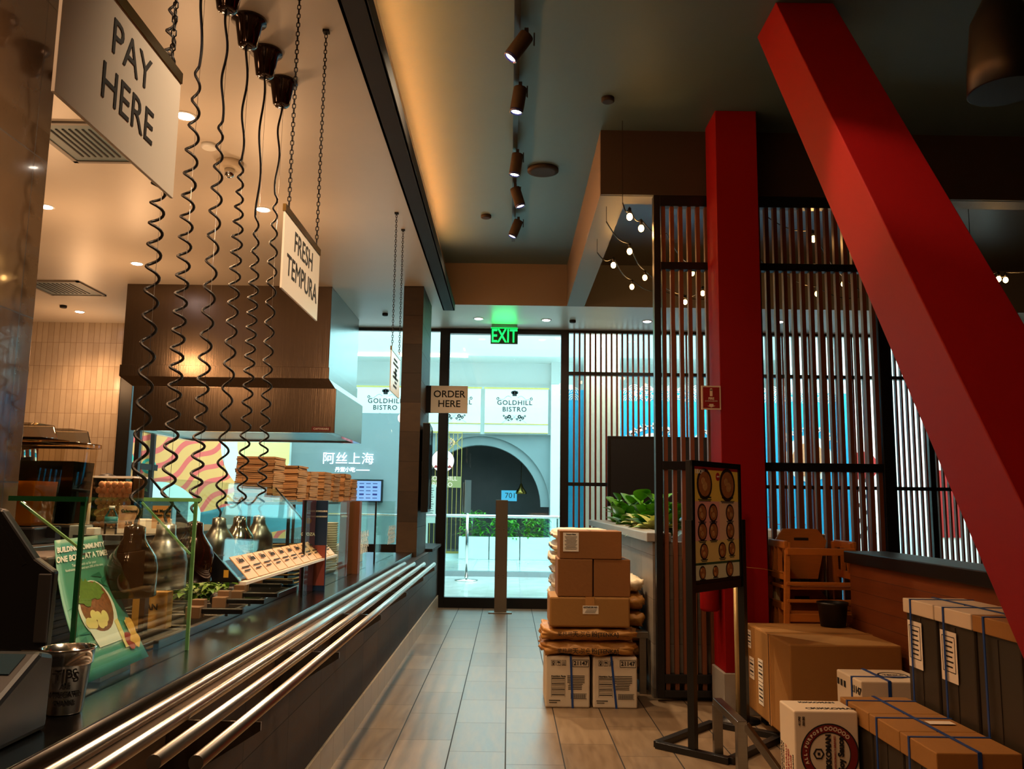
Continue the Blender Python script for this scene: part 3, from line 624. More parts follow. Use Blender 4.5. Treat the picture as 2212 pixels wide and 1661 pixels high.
tm.l(base, tm.b.inputs['Base Color']); tm.b.inputs['Roughness'].default_value = .5; M['mural'] = tm.m
dw = (Rm-Lm).normalized(); nn = Vector((dw.y, -dw.x, 0))
t = thing('wave_mural_hoarding', 'orange and coral wave mural hoarding seen under the steel hood', 'mural', (Lm+Rm)/2)
B().prism([Lm+Z*1.15, Rm+Z*.55, Rm+Z*3.2, Lm+Z*3.2], -nn*.08).build('mural_panel', 'mural', t)
for k in range(4): pp = Lm.lerp(Rm, .05+.3*k); B().box(pp.x-.04, pp.x+.04, pp.y+.05, pp.y+.13, 0, 3.2).build('post', 'darktrim', t)
t = thing('dark_shelf_rail', 'dark rail crossing the left end of the wave mural', 'rail', (-6.2, 14.3, 1.9))
B().bar(Lm+nn*.1+Z*1.95, Lm.lerp(Rm, .42)+nn*.1+Z*1.83, .03, .10).bar(Lm.lerp(Rm, .4)+nn*.08, Lm.lerp(Rm, .4)+nn*.08+Z*3.1, .07).bar(Lm.lerp(Rm, .12)+nn*.08, Lm.lerp(Rm, .12)+nn*.08+Z*3.1, .07).build('frame', 'darktrim', t)
st(B().box(-9, -4.3, 18.2, 18.4, 0, 4.4).build('wall_hall_far', 'white'))
st(B().box(-9.2, -9, 11.3, 18.4, 0, 4.4).build('wall_hall_left', 'white'))
g = B(); bush(g, -6.35, -5.75, 13.62, 13.72, .9, 1.58, 520, .07)
t = thing('green_wall', 'leafy green wall panel beyond the left glass', 'plant wall', (-6.05, 13.75, 0)); B().box(-6.4, -5.7, 13.75, 13.85, 0, 1.62).build('panel', 'dark', t); g.build('foliage', 'leaf', t)
t = thing('menu_poster', 'white poster with food pictures on the green wall', 'poster', (-5.95, 13.5, 1.0))
B().box(-6.12, -5.78, 13.5, 13.52, .95, 1.55).build('sheet', 'white', t); B().disc((-5.95, 13.497, 1.36), X, Z, .1, n=16).rect((-5.95, 13.497, 1.12), X, Z, .2, .1).build('picture', 'card2', t); B().box(-5.97, -5.93, 13.52, 13.6, 0, 1.5).build('stand', 'steel', t)
t = thing('pale_pillar', 'narrow cream pillar beyond the left glass', 'pillar', (-6.55, 13.4, 0)); B().box(-6.68, -6.45, 13.3, 13.5, 0, 1.75).build('shaft', 'wcard', t, bev=.005)
# low counter with a blue painted wave front out in the hall
t = thing('painted_wave_backdrop', 'cyan and white painted wave panel behind the food counter', 'panel', (-4.0, 13.0, 0))
M['bluewave'] = mat('pale_cyan_paint', (120, 205, 225), .5)
def sw(u, v): return Vector((-4.6+1.75*u, 13.0-.15*math.sin(u*3), .35+(.35+.42*v)+.42*u*v*.6+.28*(u**1.4)))
B().grid(sw, 24, 8, .03).build('sheet', 'bluewave', t)
B().grid(lambda u, v: sw(.12+.16*u+.1*v, .0+v)+Vector((0, -.012, 0)), 12, 10, .004).build('stripe', 'cup', t)
B().box(-4.5, -2.9, 13.02, 13.06, 0, .75).build('base', 'mallgrey', t)
t = thing('grey_service_counter', 'grey service counter outside the glass under the mural', 'counter', (-5.2, 12.6, 0))
B().box(-6.0, -4.75, 12.3, 12.9, 0, 1.28).build('body', 'mallgrey', t, bev=.01); B().box(-6.03, -4.72, 12.27, 12.93, 1.28, 1.31).build('top', 'white', t)
# ---- blue hoarding with wave border and food emblems right of the door
M['hoard'] = mat('blue_hoarding', (36, 168, 214), .5)
HY = 12.1
def seig(b, x0, x1, z0, rows, y, r):      # rows of concentric scallops
    for j in range(rows):
        x = x0+(r if j % 2 else 0)
        while x < x1+r*.1:
            for q in (1, .72, .44): b.disc((x, y, z0+j*r*.55), X, Z, r*q, r*q-r*.10, n=12, a0=0, a1=180, e=.001)
            x += 2*r
for k, (x0, x1, em) in enumerate(((.8, 1.05, ()), (1.57, 4.78, (2.02, 3.0, 4.22)))):
    t = thing('blue_hoarding', ('narrow blue hoarding strip just right of the door', 'wide blue hoarding with round food emblems behind the slats')[k], 'hoarding', ((x0+x1)/2, HY, 0))
    B().box(x0, x1, HY, HY+.05, 0, 2.93).build('board', 'hoard', t)
    b = B(); seig(b, x0+.1, x1-.1, 2.78, 4, HY-.002, .09); seig(b, x0+.1, x1-.1, .38, 5, HY-.002, .11)
    for cx in em:
        for i in range(14):
            a_ = R(150-i*9); o_ = Vector((cx+.43*math.cos(a_), HY-.003, 2.0+.43*math.sin(a_)))
            b.rect(o_, (math.sin(a_), 0, -math.cos(a_)), (math.cos(a_), 0, math.sin(a_)), .045 if i % 3 else .02, .09).rect(o_, (math.sin(a_), 0, -math.cos(a_)), (math.cos(a_), 0, math.sin(a_)), .06, .02)
        b.disc((cx, HY-.002, 2.0), X, Z, .33, n=32)
    b.build('white_print', 'cup', t)
    if em:
        b = B()
        for cx in em: b.disc((cx, HY-.004, 1.98), X, Z, .24, n=28)
        b.build('dish_print', mat('dish_print', (214, 150, 104), .6, var=.3, vscale=40), t)
        b = B(); 
        for i in range(40):
            x_ = x0+.1+(i*.071) % (x1-x0-.2); z_ = .7+.25*((i*7) % 5)/5*2
            b.rect((x_, HY-.003, z_), X, Z, .008, .16).rect((x_+.03, HY-.003, z_+.08), X, Z, .06, .008)
        b.build('red_line_print', 'redink', t)
t = thing('hall_pillar', 'white pillar standing outside between the blue hoardings', 'pillar', (1.3, 12.2, 0)); B().box(1.07, 1.55, 12.0, 12.4, 0, 4.42).build('shaft', 'wcard', t, bev=.01)
st(B().box(4.8, 9.5, 14.5, 14.7, 0, 4.4).build('wall_hall_right', 'white'))
t = thing('printed_shop_banner', 'white banner with red and black lettering far right behind the slats', 'banner', (5.2, 13, 0))
B().box(4.95, 5.8, 13.0, 13.03, 0, 2.9).build('sheet', 'cup', t)
b = B()
for i in range(12): b.bar((5.2+.3*((i*5) % 3)/2, 12.997, .85+i*.08), (5.3+.2*((i*7) % 3)/2, 12.997, .93+i*.075), .05, .003, up=Y)
b.build('lettering', 'ink', t); B().disc((5.35, 12.997, 1.95), X, Z, .22, n=24).build('mark', 'redink', t)
t = thing('printed_shop_banner', 'second white banner with a red panel at the far right', 'banner', (6.6, 13, 0)); B().box(6.2, 7.4, 13.0, 13.03, 0, 2.7).build('sheet', 'cup', t); B().box(6.4, 6.8, 12.99, 13.0, .9, 1.9).build('mark', 'redink', t)
# ================================================================ SERVICE COUNTER
CZ = .81
t = thing('service_counter', 'long stainless steel service counter running to the stone column', 'counter', (-1.6, 4.6, 0))
B().box(-1.24, -.965, .3, 8.92, CZ-.045, CZ).box(-1.86, -1.82, .3, 8.92, CZ-.045, CZ).box(-1.82, -1.24, .3, 3.08, CZ-.045, CZ).box(-1.82, -1.24, 5.22, 8.92, CZ-.045, CZ).build('top', 'ctr', t, bev=.003)
B().box(-1.85, -1.05, .3, 8.90, .0, .5).build('body', 'darktrim', t)
B().box(-1.85, -1.83, .3, 8.90, .5, CZ-.045).box(-1.1, -1.045, .3, 8.90, .5, CZ-.045).build('apron', 'steel', t)
# hot and cold wells between Y 2.42 and 5.4
wy = [3.08, 3.55, 3.98, 4.4, 4.82, 5.22]
for i in range(5):
    b = B(); y0, y1 = wy[i]+.02, wy[i+1]-.02
    b.box(-1.82, -1.24, y0-.02, y0, .55, CZ+.004).box(-1.82, -1.24, y1, y1+.02, .55, CZ+.004).box(-1.82, -1.79, y0, y1, .6, CZ+.004).box(-1.27, -1.24, y0, y1, .6, CZ+.004).box(-1.79, -1.27, y0, y1, .6, .66)
    b.build('well', 'chrome' if i < 1 else 'steel', t, bev=.002)
B().box(-1.235, -1.215, 3.1, 5.22, CZ, CZ+.03).build('ledge', 'steel', t, bev=.003)
# tray rails on brackets
t = thing('tray_rail', 'four parallel polished steel tray rails along the counter front', 'tray rail', (-.8, 4.9, 0))
for k, x in enumerate((-.925, -.84, -.75, -.66)):
    b = B().tube([(x, .9 if k < 2 else 1.93, .775), (x, 7.86, .775)], .0165, 16); b.build('rail', 'railst', t)
for y in (1.25, 2.35, 3.4, 4.5, 5.6, 6.7, 7.7):
    b = B().prism([(-.885, y, .76), (-.64, y, .757), (-.64, y, .735), (-.885, y, .58)], (0, .008, 0)); b.build('bracket', 'steel', t)
# ---- glass guard, near bay
def pane(b, x0, x1, y0, y1, z0, z1): return b.box(x0, x1, y0, y1, z0, z1)
t = thing('glass_guard', 'near sneeze guard of clear green-edged glass on the steel counter', 'sneeze guard', (-1.12, 2.68, CZ), 0, 'sneeze guards on the counter')
B().box(-1.118, -1.108, 2.28, 3.09, CZ, 1.322).build('front_pane', 'guard', t)
B().box(-1.30, -1.10, 2.27, 3.10, 1.322, 1.334).build('top_shelf', 'guard', t)
B().box(-1.119, -1.107, 2.272, 2.28, CZ, 1.322).box(-1.303, -1.10, 2.262, 2.27, 1.322, 1.335).build('near_edge', 'gedge', t)
B().box(-1.119, -1.107, 3.09, 3.097, CZ, 1.322).box(-1.303, -1.10, 3.10, 3.107, 1.322, 1.335).build('far_edge', 'gedge2', t)
B().prism([(-1.118, 2.29, 1.2), (-1.118, 2.29, 1.32), (-1.28, 2.29, 1.32)], (0, .008, 0)).build('near_gusset', 'guard', t)
B().bar((-1.118, 2.288, 1.2), (-1.285, 2.288, 1.318), .006).build('near_gusset_edge', 'gedge2', t)
B().bar((-1.118, 3.08, 1.14), (-1.30, 3.08, 1.318), .007).build('far_gusset_edge', 'gedge2', t)
# ---- tilted guard over the wells
t = thing('glass_guard', 'middle tilted sneeze guard with a black triangular end panel', 'sneeze guard', (-1.3, 4.5, CZ), 0, 'sneeze guards on the counter')
Y0, Y1 = 3.6, 5.5
B().prism([(-1.10, Y0, 1.0), (-1.49, Y0, 1.41), (-1.483, Y0, 1.417), (-1.092, Y0, 1.006)], (0, Y1-Y0, 0)).build('front_pane', 'guard', t)
B().prism([(-1.095, Y0-.012, 1.0), (-1.37, Y0-.012, 1.285), (-1.37, Y0-.012, 1.0)], (0, .012, 0)).build('end_panel', 'black', t)
B().bar((-1.36, Y0, 1.275), (-1.49, Y0, 1.415), .008).bar((-1.36, Y1, 1.275), (-1.49, Y1, 1.415), .008).box(-1.40, -1.38, Y0-.01, Y0, CZ, 1.0).box(-1.40, -1.38, Y1, Y1+.01, CZ, 1.3).bar((-1.39, Y1, 1.3), (-1.1, Y1, 1.0), .01).bar((-1.39, Y0, 1.0), (-1.1, Y0, 1.0), .01).build('frame', 'black', t)
B().box(-1.10, -1.07, Y0, Y1, .985, .997).build('label_ledge', 'acry', t)
B().rect((-1.15, Y0-.0125, 1.03), X, Z, .02, .03).build('caution_sticker', mat('yellow_sticker', (210, 160, 50)), t)
# menu tickets clipped along the ledge
tk = None
for i in range(11):
    y = 3.68+i*.165; u = (-1, 0, 1.05)
    if tk is None:
        tk = thing('price_card', 'plastic sleeved price card on the tilted guard, nearest of the row', 'price card', (-1.10, y, .998), 0, 'price cards along the tilted guard')
        B().prism([(-1.088, y, .999), (-1.088, y+.15, .999), (-1.172, y+.15, 1.088), (-1.172, y, 1.088)], (.003, 0, .003)).build('card', mat('peach_card', (230, 186, 146)), tk)
        b = B(); nrm = Vector((1, 0, .95)).normalized(); up = Vector((-1, 0, 1.06)).normalized()
        b.text('Udon', .034, Vector((-1.150, y+.075, 1.07))+nrm*.006, Y, up, bold=.001).rect(Vector((-1.125, y+.075, 1.043))+nrm*.006, Y, up, .11, .006).rect(Vector((-1.112, y+.06, 1.03))+nrm*.006, Y, up, .08, .006)
        b.build('print', 'ink', tk)
    else:
        dup(tk, (-1.10, y, .998), label='plastic sleeved price card on the tilted guard, number %d from the near end' % (i+1))
# ---- far vertical guards
for y0, y1, lb, dk in ((4.80, 6.9, 'far sneeze guard pane with a dark near edge', 'black'), (7.35, 8.55, 'farthest small sneeze guard pane before the stone column', 'black')):
    t = thing('glass_guard', lb, 'sneeze guard', (-1.12, (y0+y1)/2, CZ), 0, 'sneeze guards on the counter')
    B().box(-1.125, -1.115, y0, y1, CZ, 1.32).build('front_pane', 'guard', t)
    B().box(-1.3 if y0 < 5 else -1.15, -1.11, y0, y1, 1.32, 1.33).build('top_shelf', 'guard', t)
    B().box(-1.127, -1.113, y0-.012, y0, CZ, 1.33).build('post', dk, t)
    b = B(); 
    for j in range(4):
        for q in range(5):
            for s_ in (.05, .036, .022): b.disc((-1.114, y1-.42+q*.1+(j % 2)*.05, .93+j*.04), Y, Z, s_, s_-.005, n=10, a0=0, a1=180, e=.0006)
    b.build('wave_decal', 'cup', t)
# ================================================================ THINGS ON THE COUNTER
# tip pail
px, py = -1.085, 2.2
t = thing('tip_bucket', 'shiny steel tip bucket with black lettering beside the near glass', 'bucket', (px, py, CZ))
B().lathe((px, py, CZ), [(.040, 0), (.043, .004), (.055, .115), (.059, .118), (.0595, .122), (.062, .150), (.065, .152), (.065, .157), (.059, .156), (.0525, .118), (.040, .008)], 40).build('pail', 'chrome', t)
B().box(px-.085, px-.06, py-.004, py+.004, CZ+.125, CZ+.13).box(px-.089, px-.083, py-.004, py+.004, CZ+.085, CZ+.13).box(px-.085, px-.05, py-.004, py+.004, CZ+.083, CZ+.088).build('handle', 'steel', t, bev=.001)
def cyl(cx, cy, r0, r1, z0, z1, a0):
    def f(u, v):
        zz = z0+(z1-z0)*.5+v; r_ = r0+(r1-r0)*((zz-z0)/(z1-z0))+.001; a = a0+u/r_
        return Vector((cx+r_*math.sin(a), cy-r_*math.cos(a), zz))
    return f
b = B(); f = cyl(px, py, .043, .0585, CZ, CZ+.122, .45)
for s_, sz, dz in (('TIPS', .034, .030), ('ARE', .013, .008), ('APPRECIATED', .013, -.012), ('THANKS', .013, -.032)): b.text(s_, sz, None, fn=lambda x, y, dz=dz: f(x, y+dz), bold=.0006)
b.build('lettering', 'ink', t)
# card terminal and register
t = thing('card_terminal', 'dark card payment terminal with tiny lit keys at the lower left', 'card terminal', (-1.14, 1.93, CZ))
B().prism([(-1.25, 1.80, CZ), (-1.25, 1.80, CZ+.08), (-1.25, 2.00, CZ+.18), (-1.25, 2.06, CZ+.165), (-1.25, 2.05, CZ)], (.205, 0, 0)).build('body', mat('blue_grey_plastic', (17, 22, 26), .45), t, bev=.012)
b = B(); n_ = Vector((0, -.1, .2)).normalized(); upv = Vector((0, .2, .1)).normalized()
for i in range(4):
    for j in range(4): b.rect(Vector((-1.215+i*.042, 1.82+j*.024, CZ+.09+j*.012))+n_*.001, X, upv, .024, .012, .002)
b.build('keys', mat('terminal_keys', (60, 80, 90), .3, emit=(60, 120, 150), es=.08), t)
B().rect(Vector((-1.147, 1.955, CZ+.1575))+n_*.001, X, upv, .15, .07, .002).build('display', mat('terminal_glass', (30, 50, 60), .08), t)
B().tube([(-1.10, 2.06, CZ+.03), (-1.08, 2.10, CZ+.01), (-1.15, 2.12, CZ+.006), (-1.3, 2.1, CZ+.006)], .006, 6).build('cable', 'cable', t)
t = thing('cash_register', 'black point of sale monitor on a stand at the left edge', 'register', (-1.3, 2.25, CZ))
B().prism([(-1.48, 2.235, .95), (-1.16, 2.235, .95), (-1.155, 2.235, 1.145), (-1.205, 2.235, 1.178), (-1.30, 2.235, 1.30), (-1.33, 2.235, 1.305), (-1.48, 2.235, 1.12)], (0, .03, 0)).build('screen_housing', mat('register_black', (22, 22, 24), .3), t, bev=.006)
B().prism([(-1.225, 2.233, 1.165), (-1.31, 2.233, 1.275), (-1.322, 2.233, 1.268), (-1.237, 2.233, 1.158)], (0, .004, 0)).build('card_slot', 'black', t)
B().box(-1.19, -1.157, 2.228, 2.236, .97, 1.14).build('side_panel', mat('register_grey', (50, 48, 48), .4), t, bev=.003)
B().lathe((-1.40, 2.25, CZ), [(.08, 0), (.08, .012), (.025, .025), (.025, .15)], 24).build('foot', 'black', t)
t = thing('vented_appliance', 'grey appliance with louvred vents behind the tip bucket', 'appliance', (-1.45, 2.75, CZ))
B().box(-1.60, -1.375, 2.62, 2.9, CZ+.0, CZ+.345).build('body', mat('warm_grey_metal', (86, 76, 66), .45, .3), t, bev=.008)
b = B()
for i in range(12): b.box(-1.56, -1.43, 2.615, 2.622, CZ+.05+i*.022, CZ+.06+i*.022)
for i in range(12): b.box(-1.376, -1.372, 2.66, 2.86, CZ+.05+i*.022, CZ+.06+i*.022)
b.build('louvres', 'black', t)
t = thing('paper_cups', 'small row of stacked copper-coloured cups at the far left edge', 'cups', (-1.60, 2.3, CZ+.36)); 
b = B()
for i in range(9): b.lathe((-1.60+.004*i, 2.3, CZ+.0+i*.014), [(.04, 0), (.045, .012)], 16)
b.build('cups', 'choc', t)
# green poster leaning inside the glass
PT0, PT1 = Vector((-1.40, 2.70, 1.20)), Vector((-1.41, 3.03, 1.205)); PB0, PB1 = Vector((-1.145, 2.45, CZ+.02)), Vector((-1.15, 2.86, CZ+.02))
def poster(u, v, e=0.0):
    a = PB0.lerp(PT0, v); c = PB1.lerp(PT1, v); p = a.lerp(c, u); bow = math.sin(v*math.pi)*.03
    return p+Vector((.8, 0, -.3))*(-bow)+Vector((.78, -.35, .5)).normalized()*e
t = thing('promo_poster', 'green curled promotional poster with noodle bowl photo behind the near glass', 'poster', (-1.28, 2.75, CZ))
B().grid(lambda u, v: poster(u, v), 8, 16, .002).build('sheet', mat('teal_green_paper', (62, 134, 108), .4), t)
PW, PH = .37, .53
pf = lambda e: (lambda x, y: poster(x/PW, y/PH, e))
def pdisc(b, cx, cy, r, e, n=24, sy=1.0, jit=0):
    P = [pf(e)(cx+r*(1+random.uniform(-jit, jit))*math.cos(6.2832*i/n), cy+r*sy*(1+random.uniform(-jit, jit))*math.sin(6.2832*i/n)) for i in range(n)]
    return b.add([pf(e)(cx, cy)]+P, [(0, 1+i, 1+(i+1) % n) for i in range(n)])
def ptext(b, s_, sz, cx, cy, e, bold=0): return b.text(s_, sz, None, fn=lambda x, y: pf(e)(cx+x, cy+y), bold=bold)
b = B(); 
for i in range(16): 
    cx, cy = random.uniform(.04, .33), random.uniform(.10, .36); P = [pf(.002)(cx+random.uniform(-.05, .05), cy+random.uniform(-.03, .03)) for _ in range(3)]; b.add(P, [(0, 1, 2)])
b.build('shard_pattern', mat('dark_teal_print', (26, 104, 80), .4), t)
b = B(); ptext(b, 'BUILDING COMMUNITY', .033, .185, .480, .004, .0012); ptext(b, 'ONE BOWL AT A TIME!', .036, .185, .438, .004, .0012); ptext(b, 'Team up with us for your', .017, .185, .405, .003); ptext(b, 'fundraising event and earn 20% of the sales', .0155, .185, .388, .003); b.build('lettering', 'cup', t)
b = B(); pdisc(b, .19, .215, .115, .003, 30, 1.0); P = [pf(.003)(*q) for q in ((.075, .215), (.305, .215), (.262, .085), (.12, .085))]; b.add(P, [(0, 1, 2, 3)]); b.build('bowl_print', 'cup', t)
b = B(); pdisc(b, .19, .228, .098, .004, 26); b.build('broth_print', mat('noodle_brown', (130, 72, 34), .6, var=.9, vscale=90), t)
b = B(); 
for i in range(9): pdisc(b, .15+random.uniform(-.04, .07), .175+random.uniform(-.015, .02), .020, .005, 14)
for cx, cy in ((.27, .11), (.33, .10)): P = [pf(.005)(*q) for q in ((cx-.012, cy-.055), (cx+.012, cy-.055), (cx+.016, cy+.05), (cx-.01, cy+.045))]; b.add(P, [(0, 1, 2, 3)])
b.build('noodle_print', mat('noodle_cream', (232, 204, 130), .6), t)
b = B(); pdisc(b, .14, .29, .055, .006, 22, 1, .35); pdisc(b, .22, .28, .035, .006, 16, 1, .4); b.build('herb_print', mat('herb_green', (90, 120, 30), .6, var=.5, vscale=80), t)
b = B(); pdisc(b, .30, .075, .026, .006, 12, 1.2, .2); b.build('sauce_print', 'redink', t)
b = B(); pdisc(b, .335, .07, .03, .007, 14, 1, .3); pdisc(b, .345, .12, .022, .007, 12, 1.6, .2); b.build('tempura_print', mat('tempura_gold', (224, 160, 60), .6, var=.3, vscale=60), t)
B().box(-1.24, -1.16, 2.55, 2.75, CZ, CZ+.03).build('foot', 'acry', t)
# ---- heat lamps on coiled cords
names = ['nearest', 'second', 'third', 'fourth', 'fifth', 'farthest']
for k, (yy, zs, dm) in enumerate(((2.97, 3.2, 'choc'), (3.24, 3.05, 'steel'), (3.53, 2.95, 'choc'), (3.83, 2.9, 'steel'), (4.12, 2.72, 'chrome'), (4.44, 2.95, 'steel'))):
    x = -1.27; t = thing('heat_lamp', '%s heat lamp with a %s shade hanging on a coiled black cord' % (names[k], 'dark copper' if dm == 'choc' else 'bright steel'), 'heat lamp', (x, yy, 3.6), 0, 'heat lamps over the counter')
    B().lathe((x, yy, 3.455), [(.012, 0), (.035, .002), (.045, .012), (.062, .125), (.082, .13), (.082, .145)], 28).build('canopy', 'choc', t)
    zb = 1.235; pts = []; z = 3.46; ph = k*1.3; n = 0
    while z > zb:
        s_ = min(1, max(0, (zs-z)/.35)); low = 1 if z > zb+.10 else max(0, (z-zb)/.10)
        amp = (.008+.015*s_)*low; ph += (.40 if z < zs else .10)*(1+.22*math.sin(z*3+k*2))
        pts.append((x+amp*math.cos(ph)+.004*math.sin(z*2+k), yy+amp*math.sin(ph), z)); z -= .0055
    lx, ly = (x, yy) if k < 3 else (-1.45, yy*1.142)
    pts.append((x, yy, zb)); pts = [(a+(lx-x)*max(0, (1.9-c)/(1.9-zb)), b_+(ly-yy)*max(0, (1.9-c)/(1.9-zb)), c) for a, b_, c in pts]
    B().tube(pts, .0056, 6).build('cord', 'cable', t)
    B().tube([(x+.012, yy, 3.46), (x+.006, yy, 1.9), (lx+.002, ly, zb+.02)], .0009, 5).build('wire', 'steel', t); x, yy = lx, ly
    B().lathe((x, yy, 1.003), [(.074, 0), (.081, .004), (.082, .10), (.074, .135), (.048, .172), (.036, .195), (.034, .232), (.012, .24), (.010, .236), (.03, .225), (.034, .19), (.068, .135), (.076, .1), (.074, .004)], 36).build('shade', dm, t)
    B().lathe((x, yy, 1.06), [(.01, 0), (.03, .02), (.032, .05), (.014, .09), (.014, .14)], 16).build('bulb', emis('heat_bulb', (255, 120, 40), .6), t)
# ---- wells: pans, greens, lids with handles
def pan(i, lb, h=.12, mt='steel'):
    y0, y1 = wy[i]+.05, wy[i+1]-.05
    t = thing('food_pan', lb, 'food pan', (-1.53, (y0+y1)/2, .67), 0, 'steel pans set in the counter wells')
    b = B().box(-1.78, -1.28, y0, y0+.008, .67, CZ+.012).box(-1.78, -1.28, y1-.008, y1, .67, CZ+.012).box(-1.78, -1.772, y0, y1, .67, CZ+.012).box(-1.288, -1.28, y0, y1, .67, CZ+.012).box(-1.78, -1.28, y0, y1, .665, .67)
    b.build('pan', mt, t, bev=.003)
for i, lb in enumerate(('empty steel pan in the nearest well', 'steel pan in the second well under the dark lamp', 'steel pan of greens in the third well', 'steel pan in the fourth well', 'steel pan in the farthest well')): pan(i, lb)
b = B()
for i in range(420):
    p = Vector((random.uniform(-1.76, -1.46), random.uniform(4.46, 4.74), random.uniform(.68, .91))); a = random.random()*6.28; leaf(b, p, (math.cos(a), math.sin(a), random.uniform(-.2, .6)), .06, .035, .4)
o = b.build('chopped_greens', mat('salad_green', (96, 136, 34), .5, var=.5, vscale=20)); tag(o, 'heap of chopped green leaves filling a steel pan', 'greens', kind='stuff')
# six serving lids: copper bracket with a black grip lying along the front edge
pr = None
for k, ((ex, ey), lb) in enumerate((((526, 1318), 'nearest'), ((572, 1297), 'second'), ((601, 1283), 'third'), ((608, 1263), 'fourth'), ((634, 1255), 'fifth'))):
    q = at(ex, ey, z=.865); p = Vector((q.x-.175, q.y, .865))
    if pr is None:
        pr = thing('serving_tongs', 'black grip with a copper clip, nearest of the row over the wells', 'tongs', p, 0, 'black grips over the wells'); CS = mat('copper_sheet', (132, 98, 72), .4, .2)
        B().box(p.x-.062, p.x, p.y-.03, p.y+.03, p.z-.035, p.z+.014).build('clip', CS, pr, bev=.003)
        B().box(p.x-.058, p.x-.004, p.y+.03, p.y+.07, p.z-.01, p.z+.038).build('back_plate', CS, pr, bev=.003)
        B().box(p.x, p.x+.175, p.y-.014, p.y+.016, p.z-.016, p.z+.006).build('grip', 'black', pr, bev=.004)
        B().box(p.x+.10, p.x+.112, p.y-.01, p.y+.012, CZ+.03, p.z-.016).build('foot', 'steel', pr)
        B().lathe((p.x-.08, p.y+.09, p.z-.005), [(.004, -.035), (.03, -.02), (.034, 0), (.03, .01)], 14, (-.6, .7, .2)).build('ladle_bowl', 'black', pr)
    else: dup(pr, p, label='black grip with a copper clip, %s from the near end over the wells' % lb)
# stack of black lacquer trays with tan rims
ty = None
for k in range(9):
    z = CZ+.008+k*.0262; cx, cy = -1.405, 5.48
    if ty is None:
        ty = thing('serving_tray', 'black serving tray with a tan rim, lowest of the stack by the dark glass post', 'tray', (cx, cy, z), 0, 'stacked serving trays')
        B().grid(lambda u, v: Vector((cx-.11+.22*u, cy-.20+.40*v, z+.010*(abs(2*v-1)**2)+.006*(abs(2*u-1)**3))), 10, 16, .004).build('dish', 'black', ty)
        f = lambda a, r=1.0: Vector((cx+.112*max(-1, min(1, 1.25*math.cos(a))), cy+.202*max(-1, min(1, 1.25*math.sin(a))), z+.010+.005*abs(math.sin(a))))
        B().tube([f(6.2832*i/40) for i in range(41)], .0055, 6).build('rim', mat('tan_rim', (176, 140, 84), .4), ty)
    else: dup(ty, (cx+random.uniform(-.003, .003), cy+random.uniform(-.004, .004), z), label='black serving tray with a tan rim, number %d from the bottom of the stack' % (k+1))
# standing menu cards inside the far guard
def card(name, lb, cat, px0, py0, px1, py1, Yc, mt, tx=(), th=.012, zb=None):
    a = at(px0, py0, y=Yc); c = at(px1, py1, y=Yc); zb = CZ if zb is None else zb
    t = thing(name, lb, cat, ((a.x+c.x)/2, Yc, zb)); B().box(a.x, c.x, Yc, Yc+th, zb, a.z).build('panel', mt, t)
    for s_, sz, fx, fz, m_ in tx:
        b = B().text(s_, sz, (a.x+(c.x-a.x)*fx, Yc-.001, zb+(a.z-zb)*fz), X, Z, bold=.001); b.build('lettering', m_, t)
    return t, a, c
t, a, c = card('table_tent', 'purple gyoza menu card behind the far glass', 'menu card', 654, 1080, 680, 1150, 5.1, mat('plum_card', (84, 44, 70)), (('GYOZA', .024, .5, .62, 'cup'),))
b = B().disc(((a.x+c.x)/2, 5.098, a.z-.12), X, Z, .018, n=16, a0=0); b.build('picture', 'card2', t)
t, a, c = card('table_tent', 'navy membership card beside the purple one', 'menu card', 682, 1081, 706, 1150, 5.12, mat('navy_card', (18, 46, 84)), (('BE EXCLUSIVE', .011, .5, .88, 'cup'), ('WITH MEMBERSHIP', .0085, .5, .82, 'cup')))
b = B().box(a.x+.004, c.x-.004, 5.118, 5.12, CZ+.03, CZ+.26); b.build('red_print', mat('brick_print', (150, 70, 60)), t)
t, a, c = card('napkin_dispenser', 'tall brown wooden napkin holder by the far glass', 'napkin holder', 741, 1082, 772, 1235, 6.3, 'slat', (), .09)
t, a, c = card('small_sign', 'thin dark menu strip leaning on the far glass', 'menu card', 736, 1083, 750, 1180, 6.1, mat('rust_card', (120, 60, 40)), (('UDON', .014, .5, .8, 'cup'),))
# paper lid stack
lp = None
for k in range(21):
    z = CZ+.0005+k*.0165; cx, cy = -1.31, 6.32
    if lp is None:
        lp = thing('paper_bowl', 'white paper bowl, lowest of the stack behind the far glass', 'bowl', (cx, cy, z), 0, 'stack of white paper bowls')
        B().lathe((cx, cy, z), [(.055, 0), (.075, .026), (.079, .027), (.079, .031), (.074, .030), (.053, .004)], 30).build('bowl', 'cup', lp)
    else: dup(lp, (cx, cy, z), label='white paper bowl, number %d up the stack behind the far glass' % (k+1))
p = at(800, 1186, z=CZ); t = thing('register_box', 'small cream and yellow box with a black cable near the column', 'box', (-1.45, 7.4, CZ))
B().box(-1.52, -1.26, 7.25, 7.6, CZ, CZ+.10).build('lower_body', mat('mustard_plastic', (210, 150, 30), .4), t, bev=.004); B().box(-1.52, -1.26, 7.25, 7.6, CZ+.10, CZ+.15).build('upper_body', 'wcard', t, bev=.006)
B().tube([(-1.30, 7.24, CZ+.18), (-1.30, 7.2, CZ+.1), (-1.36, 7.15, CZ+.02), (-1.4, 7.0, CZ+.006)], .005, 6).build('cable', 'cable', t)
